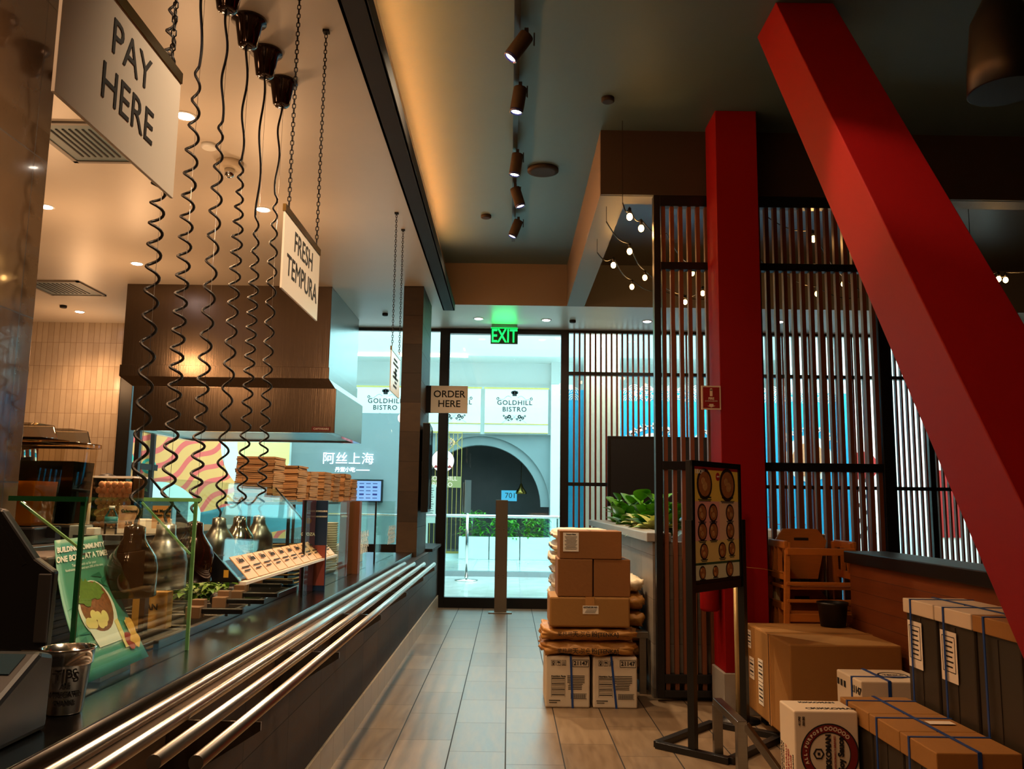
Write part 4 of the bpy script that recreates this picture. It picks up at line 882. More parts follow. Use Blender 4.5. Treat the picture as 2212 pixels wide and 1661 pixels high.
# ---- kraft takeout trays: seven stacks on a steel shelf behind the guard
t = thing('pass_shelf', 'steel shelf behind the guards carrying the kraft takeout trays', 'shelf', (-1.62, 6.1, CZ))
B().box(-1.76, -1.42, 5.38, 8.3, 1.30, 1.318).build('board', 'steel', t, bev=.002)
for y in (5.8, 7.0, 8.2): B().box(-1.74, -1.72, y, y+.02, CZ, 1.30).build('leg', 'steel', t)
tr = None; n_st = ['first', 'second', 'third', 'fourth', 'fifth', 'sixth', 'seventh']
for s_ in range(7):
    cy = 5.55+s_*.42; H = (22, 19, 17, 18, 18, 19, 16)[s_]; cx = -1.56+.012*(s_ % 2)
    if s_ == 0: cx = -1.60
    for k in range(H):
        z = 1.3185+k*.0128
        if tr is None:
            tr = thing('takeout_tray', 'kraft takeout tray in the first and largest stack on the steel shelf', 'takeout tray', (cx, cy, z), 0, 'kraft trays in the first stack')
            w2, d2 = .12, .13
            B().grid(lambda u, v: Vector((cx-w2+2*w2*u, cy-d2+2*d2*v, z+.0042+.0075*(abs(2*u-1)**1.5))), 10, 2, .004).box(cx-w2, cx-w2+.006, cy-d2, cy+d2, z, z+.0118).box(cx+w2-.006, cx+w2, cy-d2, cy+d2, z, z+.0118).box(cx-w2, cx+w2, cy-d2, cy-d2+.005, z, z+.0118).box(cx-w2, cx+w2, cy+d2-.005, cy+d2, z, z+.0118).build('tray', mat('kraft_tray', (190, 144, 96), .7), tr)
        else:
            o = dup(tr, (cx+random.uniform(-.004, .004)+k*.0004, cy+random.uniform(-.004, .004), z), random.uniform(-.02, .02), label='kraft takeout tray in the %s stack along the steel shelf' % n_st[s_]); o['group'] = 'kraft trays in the %s stack' % n_st[s_]
q_z = at(150, 1190, y=3.5).z
# ---- back bar: drink dispensers, egg box, cups
t = thing('back_counter', 'dark back counter behind the serving line', 'counter', (-2.5, 4.9, 0))
B().box(-3.2, -1.98, 3.6, 7.0, 0, 1.10).build('body', 'darktrim', t, bev=.004); B().box(-3.22, -1.96, 3.58, 7.02, 1.10, 1.125).build('top', 'steel', t, bev=.003)
M['tank'] = glass('clear_tank_plastic', (.97, .93, .84), 1.1)
def dispenser(y0, lb, liq, top, zl):
    x0, x1, dp = -2.36, -2.06, .22
    t = thing('drink_dispenser', lb, 'drink dispenser', (-2.2, y0+dp/2, 1.125))
    B().box(x0-.01, x1+.01, y0-.01, y0+dp+.01, 1.125, 1.20).build('base', 'black', t, bev=.01)
    def tk_(b, e, za, zb): # tapered tank
        sh = lambda z: .018*(1-(z-1.2)/.36)
        b.prism([(x0+sh(za)+e, y0+sh(za)+e, za), (x1-sh(za)-e, y0+sh(za)+e, za), (x1-sh(za)-e, y0+dp-sh(za)-e, za), (x0+sh(za)+e, y0+dp-sh(za)-e, za)], (0, 0, .0001))
        v = [(x0+sh(z)+e, y0+sh(z)+e, z) for z in (za, zb)]
        A_ = [(x0+sh(z)+e if sx < 0 else x1-sh(z)-e, y0+sh(z)+e if sy < 0 else y0+dp-sh(z)-e, z) for z in (za, zb) for sx, sy in ((-1, -1), (1, -1), (1, 1), (-1, 1))]
        return b.add(A_, [(0, 3, 2, 1), (4, 5, 6, 7), (0, 1, 5, 4), (1, 2, 6, 5), (2, 3, 7, 6), (3, 0, 4, 7)])
    tk_(B(), 0, 1.20, 1.57).build('tank', 'tank', t, bev=.012)
    tk_(B(), .006, 1.205, zl).build('drink', liq, t, bev=.01)
    B().box(x0-.012, x1+.012, y0-.012, y0+dp+.012, 1.57, 1.592).build('rim', glass('amber_rim', (.93, .80, .60), 1.5), t, bev=.004)
    B().prism([(x0+.02, y0+.01, 1.592), (x1-.01, y0+.01, 1.592), (x1-.05, y0+.05, 1.66), (x0+.05, y0+.05, 1.66)], (0, dp-.06, 0)).build('lid', 'tank', t, bev=.008)
    B().box(x1+.01, x1+.05, y0+dp/2-.015, y0+dp/2+.015, 1.15, 1.2).build('tap', 'black', t)
dispenser(3.78, 'clear drink dispenser half full of amber juice, nearest the tiled pillar', mat('amber_juice', (255, 186, 52), .35, spec=.5), 0, 1.40)
dispenser(4.10, 'clear drink dispenser nearly full of dark green tea', mat('dark_green_tea', (36, 54, 14), .3), 0, 1.50)
# egg box
t = thing('egg_container', 'clear plastic bin heaped with brown eggs behind the near glass shelf', 'container', (-2.66, 5.9, 1.125))
ex0, ex1, ey0, ey1 = -2.81, -2.54, 5.85, 6.05
B().box(ex0, ex1, ey0, ey0+.004, 1.125, 1.47).box(ex0, ex1, ey1-.004, ey1, 1.125, 1.47).box(ex0, ex0+.004, ey0, ey1, 1.125, 1.47).box(ex1-.004, ex1, ey0, ey1, 1.125, 1.47).box(ex0, ex1, ey0, ey1, 1.125, 1.129).build('bin', 'tank', t)
B().box(ex0-.012, ex1+.012, ey0-.012, ey0, 1.462, 1.474).box(ex0-.012, ex1+.012, ey1, ey1+.012, 1.462, 1.474).box(ex0-.012, ex0, ey0, ey1, 1.462, 1.474).box(ex1, ex1+.012, ey0, ey1, 1.462, 1.474).build('rim', 'white', t)
eg = None; M['egg'] = mat('brown_egg', (236, 192, 158), .5, var=.12, vscale=8)
for r in range(8):
    for c_ in range(6 if r % 2 == 0 else 5):
        for d_ in range(2 if r > 5 else 1):
            x = ex0+.030+c_*.0425+(.02 if r % 2 else 0); z = 1.150+r*.038; y = ey0+.028+d_*.046
            if eg is None:
                eg = B().ball((x, y, z), .0205, 10, sz=1.15).build('egg', 'egg'); eg.location = (x, y, z-.0235); tag(eg, 'brown egg heaped in the clear plastic bin', 'egg', 'brown eggs in the clear bin')
            else:
                o = eg.copy(); COL.objects.link(o); o.location = (x+random.uniform(-.002, .002), y, z-.0235)
# small bottle and price cards on a dark rail
t = thing('drink_station_riser', 'dark drink station riser behind the price cards', 'riser', (-1.56, 3.35, CZ))
B().box(-1.66, -1.38, 3.33, 3.42, 1.17, 1.19).box(-1.66, -1.64, 3.33, 3.42, CZ, 1.17).box(-1.40, -1.38, 3.36, 3.40, CZ, 1.17).build('body', mat('dark_grey_plastic', (30, 32, 34), .35), t)
for px0, px1, lb, tx in ((258, 300, 'cream Calamansi price card standing behind the near glass', 'Calamansi\n\n\n3.90'), (330, 366, 'orange Iced Matcha price card beside the Calamansi one', 'Iced Matcha\nGreen Tea\n\n4.50')):
    a = at(px0, 1092, y=3.34); c = at(px1, 1142, y=3.34)
    t = thing('price_card', lb, 'price card', ((a.x+c.x)/2, 3.34, c.z)); B().box(a.x, c.x, 3.34, 3.343, c.z, a.z).box((a.x+c.x)/2-.01, (a.x+c.x)/2+.01, 3.343, 3.36, c.z-.02, c.z+.03).build('card', mat('peach_card' if px0 < 300 else 'orange_card', (224, 160, 92)), t)
    B().text(tx, .0155, ((a.x+c.x)/2, 3.339, (a.z+c.z)/2), X, Z, bold=.0005).build('lettering', 'ink', t)
p = at(238, 1150, y=4.45); t = thing('water_bottle', 'small clear water bottle with a teal label behind the near glass', 'bottle', (p.x, 4.45, 1.125))
zb = 1.125; B().lathe((p.x, 4.45, zb), [(.028, 0), (.031, .01), (.031, .07), (.026, .08), (.031, .09), (.030, .115), (.012, .145), (.012, .15)], 24).build('bottle', 'tank', t)
B().lathe((p.x, 4.45, zb+.15), [(.014, 0), (.014, .014)], 18).build('cap', 'white', t); B().lathe((p.x, 4.45, zb+.075), [(.0318, 0), (.0318, .035)], 24).build('label_band', mat('teal_label', (20, 120, 130)), t)
for k, (px0, px1, py0, lb, mt) in enumerate(((150, 182, 1135, 'grey packet standing below the green tea dispenser', 'mallgrey'), (186, 200, 1140, 'narrow white packet below the green tea dispenser', 'cup'))):
    a = at(px0, py0, y=3.5); c = at(px1, 1190, y=3.5); tag(B().box(a.x, c.x, 3.5, 3.56, q_z, a.z).build('packet', mt, bev=.003), lb, 'packet')
t = thing('riser_box', 'dark riser box under the small packets', 'box', (-1.75, 3.5, CZ)); q = at(150, 1190, y=3.5); B().box(-1.855, q.x+.14, 3.46, 3.55, CZ, q.z-.001).build('body', 'darktrim', t)
for k, (dx, w2) in enumerate(((.02, .12), (.19, .12))):
    a = at(248, 1150, y=5.0); tag(B().box(a.x+dx-.02, min(a.x+dx+w2, -1.985), 5.0, 5.15, 1.126, 1.21).build('plastic_tub', 'acry', bev=.006), '%s frosted plastic tub behind the dark heat lamp' % ('left' if k == 0 else 'right'), 'tub')
# wooden cutting board and bread-coloured board under lamps
tag(B().box(-1.82, -1.40, 2.98, 3.3, CZ+.006, CZ+.05).build('cutting_board', mat('light_wood', (190, 130, 76), .5, var=.15, vscale=5, stretch=(1, 9, 1)), bev=.004), 'pale wooden board lying over the nearest well', 'board')
t = thing('carton_sign', 'yellow and kraft carton with black print beneath the second lamp', 'carton', (-1.62, 3.9, CZ)); t.location = (-1.47, 3.5, CZ+.015); XF[t.name] = Matrix.Translation(t.location)
B().box(-1.50, -1.36, 3.53, 3.59, CZ+.005, CZ+.15).build('box', mat('kraft_yellow', (204, 150, 66)), t, bev=.003); B().text('BAN', .034, (-1.43, 3.529, CZ+.09), X, Z, bold=.001).build('lettering', 'ink', t)
# ---- cook behind the dispensers (head, cap and white shirt glimpsed)
t = thing('person', 'person in a black cap and white shirt working behind the egg bin', 'person', (0, 0, 0))
me = bpy.data.meshes.new('body'); J = [(0, 0, .88), (0, 0, 1.10), (0, .0, 1.30), (0, 0, 1.40), (0, -.03, 1.47), (.17, 0, 1.30), (.21, -.03, 1.05), (.17, -.24, 1.02), (-.17, 0, 1.30), (-.21, -.03, 1.05), (-.17, -.24, 1.02), (.09, 0, .84), (.10, -.02, .48), (.10, .02, .08), (.10, -.12, .03), (-.09, 0, .84), (-.10, -.02, .48), (-.10, .02, .08), (-.10, -.12, .03)]
E_ = [(0, 1), (1, 2), (2, 3), (3, 4), (2, 5), (5, 6), (6, 7), (2, 8), (8, 9), (9, 10), (0, 11), (11, 12), (12, 13), (13, 14), (0, 15), (15, 16), (16, 17), (17, 18)]
rad = [.13, .13, .14, .06, .05, .055, .042, .03, .055, .042, .03, .085, .058, .042, .035, .085, .058, .042, .035]
me.from_pydata([Vector(v) for v in J], E_, []); me.materials.append(mat('skin', (150, 90, 60), .5)); o = bpy.data.objects.new('body', me); COL.objects.link(o); o.parent = t
o.location = (-3.02, 7.55, 0); sk = o.modifiers.new('skin', 'SKIN'); o.modifiers.new('sub', 'SUBSURF').levels = 2
for i, sv in enumerate(me.skin_vertices[0].data): sv.radius = (rad[i], rad[i]*.8); sv.use_root = (i == 0)
wx, wy_, = -3.02, 7.55
b = B().lathe((wx, wy_-.03, 1.415), [(.03, 0), (.055, .02), (.072, .06), (.08, .11), (.078, .16), (.06, .205), (.02, .23)], 24, sy=1.18).lathe((wx, wy_-.135, 1.50), [(.004, .03), (.016, -.0), (.014, -.01)], 8)
for sg in (-1, 1): b.ball((wx+sg*.079, wy_-.02, 1.52), .018, 8, sx=.5)
b.build('head', MATS['skin'], t)
b = B()
for sg in (-1, 1): b.ball((wx+sg*.03, wy_-.118, 1.53), .008, 8)
b.build('eyes', 'ink', t); B().ball((wx, wy_-.122, 1.462), .018, 8, sz=.25, sy=.5).build('mouth', mat('lip', (120, 50, 44)), t)
B().lathe((wx, wy_-.02, 1.565), [(.088, 0), (.088, .03), (.07, .075), (.02, .095)], 24, sy=1.15).add([(wx-.07, wy_-.1, 1.57), (wx+.07, wy_-.1, 1.57), (wx+.055, wy_-.19, 1.56), (wx-.055, wy_-.19, 1.56)], [(0, 1, 2, 3)]).build('cap', 'black', t)
B().lathe((wx, wy_, .86), [(.16, 0), (.165, .2), (.19, .42), (.17, .5), (.07, .56)], 24, sy=.72).tube([(wx+.15, wy_, 1.32), (wx+.215, wy_-.01, 1.2), (wx+.22, wy_-.03, 1.1)], [.075, .065, .06], 12).tube([(wx-.15, wy_, 1.32), (wx-.215, wy_-.01, 1.2), (wx-.22, wy_-.03, 1.1)], [.075, .065, .06], 12).build('shirt', 'cup', t)
B().lathe((wx-.095, wy_, .02), [(.07, 0), (.075, .4), (.10, .8), (.10, .95)], 16).lathe((wx+.095, wy_, .02), [(.07, 0), (.075, .4), (.10, .8), (.10, .95)], 16).build('trousers', 'black', t)
t.location = (-.50, .05, 0); t.scale = (1, 1, .925)
# ================================================================ EXTRACTION HOOD
t = thing('extraction_hood', 'large brushed steel kitchen extraction hood hanging from the ceiling', 'extractor hood', (-3, 9.85, 3.6))
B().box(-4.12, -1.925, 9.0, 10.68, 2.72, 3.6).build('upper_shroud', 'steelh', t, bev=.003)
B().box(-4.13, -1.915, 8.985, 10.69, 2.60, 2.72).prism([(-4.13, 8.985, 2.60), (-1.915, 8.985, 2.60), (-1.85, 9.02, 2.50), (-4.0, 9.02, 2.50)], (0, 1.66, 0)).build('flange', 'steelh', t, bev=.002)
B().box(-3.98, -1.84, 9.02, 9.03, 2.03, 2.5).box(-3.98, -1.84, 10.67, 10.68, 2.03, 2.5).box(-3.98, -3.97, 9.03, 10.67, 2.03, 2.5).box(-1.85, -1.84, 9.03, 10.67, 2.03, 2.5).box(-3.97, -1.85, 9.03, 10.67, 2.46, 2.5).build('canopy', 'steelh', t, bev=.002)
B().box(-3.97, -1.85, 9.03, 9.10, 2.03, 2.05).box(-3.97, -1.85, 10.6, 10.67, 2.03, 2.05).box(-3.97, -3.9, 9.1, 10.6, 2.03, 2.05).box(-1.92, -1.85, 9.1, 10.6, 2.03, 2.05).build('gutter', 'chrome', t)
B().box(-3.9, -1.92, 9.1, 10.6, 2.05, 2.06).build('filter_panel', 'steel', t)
B().rect((-1.98, 9.019, 2.07), X, Z, .2, .045, .002).build('badge', mat('maroon_badge', (96, 18, 16)), t); B().text('CAPTIVEAIRE', .028, (-1.98, 9.016, 2.07), X, Z).build('lettering', 'cup', t)
# ================================================================ HANGING SIGNS
def chain(b, p0, p1, L=.028):
    p0, p1 = Vector(p0), Vector(p1); n = int((p1-p0).length/(L*.72)); d = (p1-p0).normalized(); s1 = X if abs(d.x) < .5 else Y
    for i in range(n):
        c = p0.lerp(p1, (i+.5)/n); a = s1 if i % 2 else d.cross(s1); pts = []
        for k in range(7): an = 6.2832*k/6; pts.append(c+d*math.cos(an)*L*.5+a*math.sin(an)*L*.26)
        b.tube(pts, .0022, 4, cap=False)
    return b
def hsign(lb, y0, y1, z0, z1, txt, size, top=3.6, x=-.92):
    t = thing('hanging_sign', lb, 'sign', (x, (y0+y1)/2, 3.6), 0, 'white acrylic signs on chains')
    B().box(x-.004, x+.004, y0, y1, z0, z1).build('panel', 'acry', t, bev=.001)
    B().box(x-.007, x+.007, y0-.002, y1+.002, z1-.012, z1+.018).build('brass_strip', 'brass', t)
    for y in (y0+.1*(y1-y0), y1-.1*(y1-y0)):
        b = B(); chain(b, (x, y, z1+.03), (x, y, top)); b.tube([(x, y+.012*math.cos(a*.785), z1+.02+.012*math.sin(a*.785)) for a in range(9)], .002, 5, cap=False); b.bar((x, y, top-.012), (x, y, top), .03)
        b.build('chain', 'darktrim', t)
    b = B()
    if not txt:
        for sx, dr_ in ((x+.0045, Y), (x-.0045, -Y)):
            for i in range(7): b.rect((sx, (y0+y1)/2+(.02*(i % 3)-.02), z1-.06-i*.035), dr_, Z, (.20, .30, .12)[i % 3], .018)
            b.disc((sx, (y0+y1)/2, z0+.16), dr_, Z, .045, n=16)
    else: b.text(txt, size, (x+.0045, (y0+y1)/2+.01, (z0+z1)/2+.01), Y, Z); b.text(txt, size, (x-.0045, (y0+y1)/2, (z0+z1)/2), -Y, Z)
    b.build('lettering', 'ink', t)
hsign('PAY HERE sign, nearest and largest of the chain-hung signs', 1.62, 2.23, 2.135, 2.475, 'PAY\nHERE', .122)
hsign('FRESH TEMPURA sign, middle one of the chain-hung signs', 3.34, 3.98, 2.17, 2.50, 'FRESH\nTEMPURA', .125)
hsign('farthest and smallest chain-hung sign before the stone column', 6.52, 7.05, 2.17, 2.50, '', .12)
t = thing('order_here_sign', 'ORDER HERE sign projecting from the stone column', 'sign', (-.7, 9.5, 2.3))
B().box(-.935, -.86, 9.49, 9.52, 2.305, 2.61).build('bracket', 'black', t); B().box(-.88, -.47, 9.488, 9.506, 2.305, 2.61).build('panel', 'acry', t, bev=.002)
B().text('ORDER\nHERE', .108, (-.675, 9.4875, 2.46), X, Z, bold=.0015).build('lettering', 'ink', t)
# wall-mounted slim menu screens on the side of the column
t = thing('wall_screen', 'narrow black menu screen tilted off the stone column side', 'screen', (-.9, 9.2, 1.6))
B().obox((-.875, 9.2, 1.68), (.035, .012, 0), (-.012, .30, 0), (0, 0, .46)).build('casing', 'black', t, bev=.004)
B().obox((-.838, 9.215, 1.68), (.002, 0, 0), (-.011, .28, 0), (0, 0, .43)).build('panel', mat('screen_glass', (20, 40, 50), .06), t); B().box(-.932, -.88, 9.15, 9.25, 1.6, 1.75).build('bracket', 'steel', t)
# steel bollard sign post in front of the door
t = thing('steel_post', 'flat brushed steel post on a square base plate in front of the door', 'post', (-.083, 10.69, 0))
B().box(-.225, .06, 10.62, 10.76, 0, .015).build('base_plate', 'steel', t, bev=.003); B().box(-.155, -.005, 10.67, 10.71, .015, 1.36).build('blade', mat('satin_steel', (150, 140, 126), .38, 1), t, bev=.003)
b = B()
for z in (.42, .45, 1.0, 1.03): b.lathe((-.11, 10.67, z), [(.004, 0), (.004, .002)], 8, (0, -1, 0)).lathe((-.05, 10.67, z), [(.004, 0), (.004, .002)], 8, (0, -1, 0))
b.build('screws', 'darktrim', t)
# ================================================================ BOXES, SACKS AND FLOOR-STANDING THINGS
def carton(name, lb, x0, x1, y0, y1, z0, z1, mt='card2', seam='y', group=None, cat='box', tape=False, bev=.005):
    t = thing(name, lb, cat, ((x0+x1)/2, (y0+y1)/2, z0), 0, group)
    B().box(x0, x1, y0, y1, z0, z1).build('carton', mt, t, bev=bev)
    b = B(); e = .0015
    if seam == 'y': b.box((x0+x1)/2-.0015, (x0+x1)/2+.0015, y0+.002, y1-.002, z1, z1+e)
    else: b.box(x0+.002, x1-.002, (y0+y1)/2-.0015, (y0+y1)/2+.0015, z1, z1+e)
    b.build('flap_seam', 'darktrim', t)
    if tape:
        b = B()
        if seam == 'y': b.box((x0+x1)/2-.03, (x0+x1)/2+.03, y0-.0008, y1, z1+.0005, z1+.002).box((x0+x1)/2-.03, (x0+x1)/2+.03, y0-.001, y0, z1-.07, z1)
        else: b.box(x0, x1, (y0+y1)/2-.03, (y0+y1)/2+.03, z1+.0005, z1+.002).box(x0-.001, x0, (y0+y1)/2-.03, (y0+y1)/2+.03, z1-.07, z1)
        b.build('tape', 'tape', t)
    return t
def sack(name, lb, x0, x1, y0, y1, z0, z1, mt, group, seed=0, lump=.016):
    rnd = random.Random(seed); ph = [rnd.uniform(0, 6.28) for _ in range(6)]
    cx, cy, cz = (x0+x1)/2, (y0+y1)/2, (z0+z1)/2; hx, hy, hz = (x1-x0)/2, (y1-y0)/2, (z1-z0)/2
    bm = bmesh.new(); bmesh.ops.create_cube(bm, size=2); bmesh.ops.subdivide_edges(bm, edges=bm.edges, cuts=11, use_grid_fill=True)
    V = []; 
    for v in bm.verts:
        x, y, z = v.co; p = 3.2; n_ = (abs(x)**6+abs(y)**6+abs(z)**p)**(1/6.0); n_ = max(n_, 1e-6)
        q = Vector((x/max(1, n_), y/max(1, n_), z))
        edge = max(abs(q.x), abs(q.y)); zz = z*(1-.45*max(0, edge-.62)/.38)
        w_ = lump*(math.sin(x*5+ph[0])+math.sin(y*6+ph[1]+z*2)+.9*math.sin(x*11+z*4+ph[2])+.6*math.sin(y*15+ph[3])+.7*math.sin(x*23-z*9+ph[4]))
        V.append(Vector((cx+q.x*hx+w_*.4*x, cy+q.y*hy+w_*.4*y, cz+zz*hz+(w_*.5 if abs(z) < .9 else w_*.12)*z)))
    fs = [tuple(l.vert.index for l in f.loops) for f in bm.faces]; bm.free()
    t = thing(name, lb, 'sack', (cx, cy, z0), 0, group); b = B(); b.add(V, fs, True); b.build('bag', mt, t); return t
# --- two white cartons at the bottom, strapped blue, printed 21147
for k, (x0, x1) in enumerate(((.262, .555), (.575, .868))):
    t = thing('white_carton', '%s white 21147 carton with blue strap at the foot of the stack' % ('left', 'right')[k], 'box', ((x0+x1)/2, 6.07, 0), 0, 'white 21147 cartons')
    B().box(x0, x1, 5.88, 6.28, 0, .33).build('carton', 'wcard', t, bev=.012, seg=3)
    cx = (x0+x1)/2; y = 5.8785; b = B()
    b.text('21147', .037, (x1-.062, y, .285), X, Z, bold=.001)
    for s_ in ((x1-.062, .285, .105, .044),):
        for dx, dz, w2, h2 in ((0, s_[3]/2, s_[2], .003), (0, -s_[3]/2, s_[2], .003), (-s_[2]/2, 0, .003, s_[3]), (s_[2]/2, 0, .003, s_[3])): b.rect((s_[0]+dx, y, s_[1]+dz), X, Z, w2, h2)
    for i in range(3):
        ox = x0+.05+i*.035
        for dx, dz, w2, h2 in ((0, .016, .028, .002), (0, -.016, .028, .002), (-.013, 0, .002, .032), (.013, 0, .002, .032)): b.rect((ox+dx, y, .287+dz), X, Z, w2, h2)
        if i == 0: b.disc((ox, y, .290), X, Z, .009, .005, n=8).rect((ox, y, .278), X, Z, .012, .006)
        elif i == 1: b.disc((ox, y, .286), X, Z, .011, n=10, a0=0, a1=180).rect((ox, y, .280), X, Z, .002, .014)
        else: b.rect((ox-.005, y, .288), X, Z, .003, .018).rect((ox+.005, y, .288), X, Z, .003, .018).rect((ox, y, .277), X, Z, .018, .003)
    b.text('Nutrition Facts', .0155, (x0+.085, y, .202), X, Z, bold=.0006)
    for i in range(10): b.rect((x0+.083, y, .188-i*.0115), X, Z, .085, .0018 if i % 3 else .005)
    for dx, w2, h2 in ((-.045, .0015, .13), (.045, .0015, .13)): b.rect((x0+.083+dx, y, .135), X, Z, w2, h2)
    for i in range(9): b.rect((x0+.20-.006*(i > 5), y, .205-i*.0105), X, Z, .115 if i < 5 else .09, .004)
    for i in range(24): b.rect((x1-.125+i*.0042, y, .076), X, Z, .0014+.0014*((i*5) % 3 == 0), .026)
    for dz in (-.016, .016): b.rect((x1-.075, y, .076+dz), X, Z, .108, .002)
    b.rect((x0+.06, y, .048), X, Z, .075, .005).rect((x0+.05, y, .035), X, Z, .05, .004)
    b.build('print', 'ink', t)
    sx = x0+.150+(0, -.045)[k]+.008
    B().prism([(sx, 5.876, .332), (sx+.014, 5.876, .332), (sx+.014+.014+.02*k, 5.876, 0), (sx+.014+.02*k, 5.876, 0)], (0, .003, 0)).box(sx, sx+.014, 5.876, 6.282, .3305, .333).build('strap', 'strap', t)
# --- two kraft flour sacks
for k, (z0, z1, dx) in enumerate(((.334, .425, 0.0), (.425, .515, .0))):
    t = sack('flour_sack', '%s kraft flour sack printed TENKA under the big box' % ('lower', 'upper')[k], .232, .872, 5.86, 6.30, z0, z1, 'kraft', 'kraft TENKA flour sacks', 3+k)
    b = B(); zz = (z0+z1)/2+(.005 if k else -.012); yy = 5.846
    b.text('業務用', .034, (.385, yy, zz), X, Z).text('天ぷら粉', .042, (.518, yy, zz), X, Z, bold=.0003).text('[TENKA]', .036, (.672, yy, zz), X, Z, bold=.0006); b.build('lettering', 'ink', t)
# --- brown boxes above
t = carton('cardboard_box', 'wide brown box with a small white label resting on the flour sacks', .285, .822, 5.875, 6.25, .518, .714, 'card', tape=True, bev=.012)
B().rect((.558, 5.8735, .632), X, Z, .105, .054).build('address_label', 'label', t)
b = B().text('KATAKURI KO', .014, (.556, 5.8725, .648), X, Z, bold=.0006)
for i in range(4): b.rect((.565-.004*i, 5.8725, .634-.007*i), X, Z, .07, .0016)
b.build('label_print', 'ink', t)
carton('cardboard_box', 'left plain brown box of the pair in the middle of the stack', .338, .572, 5.88, 6.22, .716, .962, 'card2')
carton('cardboard_box', 'right plain brown box of the pair in the middle of the stack', .580, .826, 5.885, 6.22, .716, .962, 'card2')
t = carton('cardboard_box', 'topmost brown box of the stack with a large white label', .350, .768, 5.88, 6.18, .964, 1.150, 'card2')
B().rect((.425, 5.8785, 1.075), X, Z, .105, .125).build('address_label', 'label', t)
b = B().text('Tempura Flakes', .0105, (.425, 5.8775, 1.126), X, Z, bold=.0004)
for i in range(11): b.rect((.425, 5.8775, 1.110-i*.0082), X, Z, .085-.01*(i % 3), .0022)
b.build('label_print', 'ink', t)
# --- white rice sacks behind (their left ends show) and kraft sacks at the right
for i in range(11):
    z0 = .16+i*.089; x0 = .325+.008*math.sin(i*2.1)
    t = sack('rice_sack', 'white rice sack in the pile behind the boxes, layer %d from the pallet' % (i+1), x0, .80, 6.42, 7.15, z0, z0+.090, 'wsack', 'white rice sacks', 20+i, .008)
    b = B()
    for q in range(4): b.rect((x0+.005, 6.6+q*.12, z0+.045), -Y, Z, .05, .02, .004)
    b.build('print', mat('blue_ink', (50, 74, 120), .7), t)
b = B()
for x in (.33, .55, .77): b.box(x-.03, x+.03, 6.42, 7.15, 0, .12)
for y in (6.42, 6.6, 6.8, 7.0, 7.08): b.box(.30, .80, y, y+.08, .12, .155)
tag(b.build('pallet', 'pine'), 'low wooden pallet under the white rice sacks', 'pallet')
zz = [.13, .235, .335, .435, .56, .69, .80]
for i in range(6):
    t = sack('kraft_sack', 'kraft paper sack in the pile against the planter, %s' % ('lowest', 'second from bottom', 'third from bottom', 'fourth from bottom', 'fifth from bottom', 'topmost and palest')[i], .82, 1.01+.006*math.sin(i*2), 6.42, 7.05, zz[i], zz[i+1]-.002, 'wsack' if i == 5 else 'kraft', 'kraft sacks against the planter', 50+i, .014)
t = thing('dunnage_rack', 'pale steel rack leg showing right of the stack beside the planter', 'rack', (.93, 6.3, 0))
B().box(.90, 1.012, 6.32, 6.40, .385, .43).box(.95, 1.0, 6.33, 6.38, 0, .385).box(.82, 1.012, 6.40, 7.1, .085, .125).box(.83, .86, 6.44, 6.48, 0, .085).box(.83, .86, 7.0, 7.04, 0, .085).build('frame', 'steel', t, bev=.003)
# ---------------- menu board stand
L0, R0 = Vector((1.02, 4.85, 0)), Vector((1.415, 5.3, 0)); dr = (R0-L0).normalized(); nb = Vector((dr.y, -dr.x, 0)); BW = (R0-L0).length
zb0, zt0 = .852, 1.585
t = thing('menu_board_stand', 'freestanding black framed udon menu board on a floor stand', 'menu board', (1.22, 5.07, 0))
def bp(u, z, e=0): return L0+dr*(BW*u)+Z*z+nb*e
B().prism([bp(0, zb0), bp(1, zb0), bp(1, zt0), bp(0, zt0)], nb*-.03).build('backing', 'black', t, bev=.002)
b = B()
for a, c, d_, e_ in ((0, 1, zt0-.032, zt0), (0, 1, zb0, zb0+.045), (0, .045, zb0, zt0), (.955, 1, zb0, zt0)): b.prism([bp(a, d_), bp(c, d_), bp(c, e_), bp(a, e_)], nb*.012)
b.build('frame', 'black', t)
def reg(name, u0, u1, v0, v1, mt, e=.003):
    z0 = zb0+.045+(zt0-zb0-.077)*v0; z1 = zb0+.045+(zt0-zb0-.077)*v1; a0 = .045+.91*u0; a1 = .045+.91*u1
    B().prism([bp(a0, z0), bp(a1, z0), bp(a1, z1), bp(a0, z1)], nb*e).build(name, mt, t)
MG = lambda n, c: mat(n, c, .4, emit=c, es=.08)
reg('yellow_section', 0, 1, .70, .975, MG('menu_yellow', (214, 156, 52))); reg('red_header', 0, 1, .975, 1, MG('menu_red', (150, 24, 16)), .0035)
reg('pink_section', 0, .56, .36, .70, MG('menu_pink', (206, 126, 96))); reg('tan_section', .56, 1, .36, .70, MG('menu_tan', (204, 146, 96)))
reg('gold_section', 0, 1, .17, .36, MG('menu_gold', (204, 156, 76))); reg('green_bar', 0, 1, .155, .175, MG('menu_green', (40, 60, 30)), .004); reg('cream_section', 0, 1, .0, .155, MG('menu_cream', (190, 166, 112))); reg('footer', 0, 1, 0, .03, 'black', .005)
def bq(u, v, e=.006): return bp(.045+.91*u, zb0+.045+(zt0-zb0-.077)*v, e)
bowl_o, bowl_i, gar, ink_ = B(), B(), B(), B()
items = [(.23, .85, .105), (.74, .85, .115), (.17, .60, .062), (.41, .60, .062), (.79, .60, .06), (.17, .44, .062), (.41, .44, .062), (.79, .44, .06), (.20, .27, .055), (.60, .27, .055), (.82, .28, .05), (.16, .09, .045), (.44, .09, .04), (.76, .10, .055)]
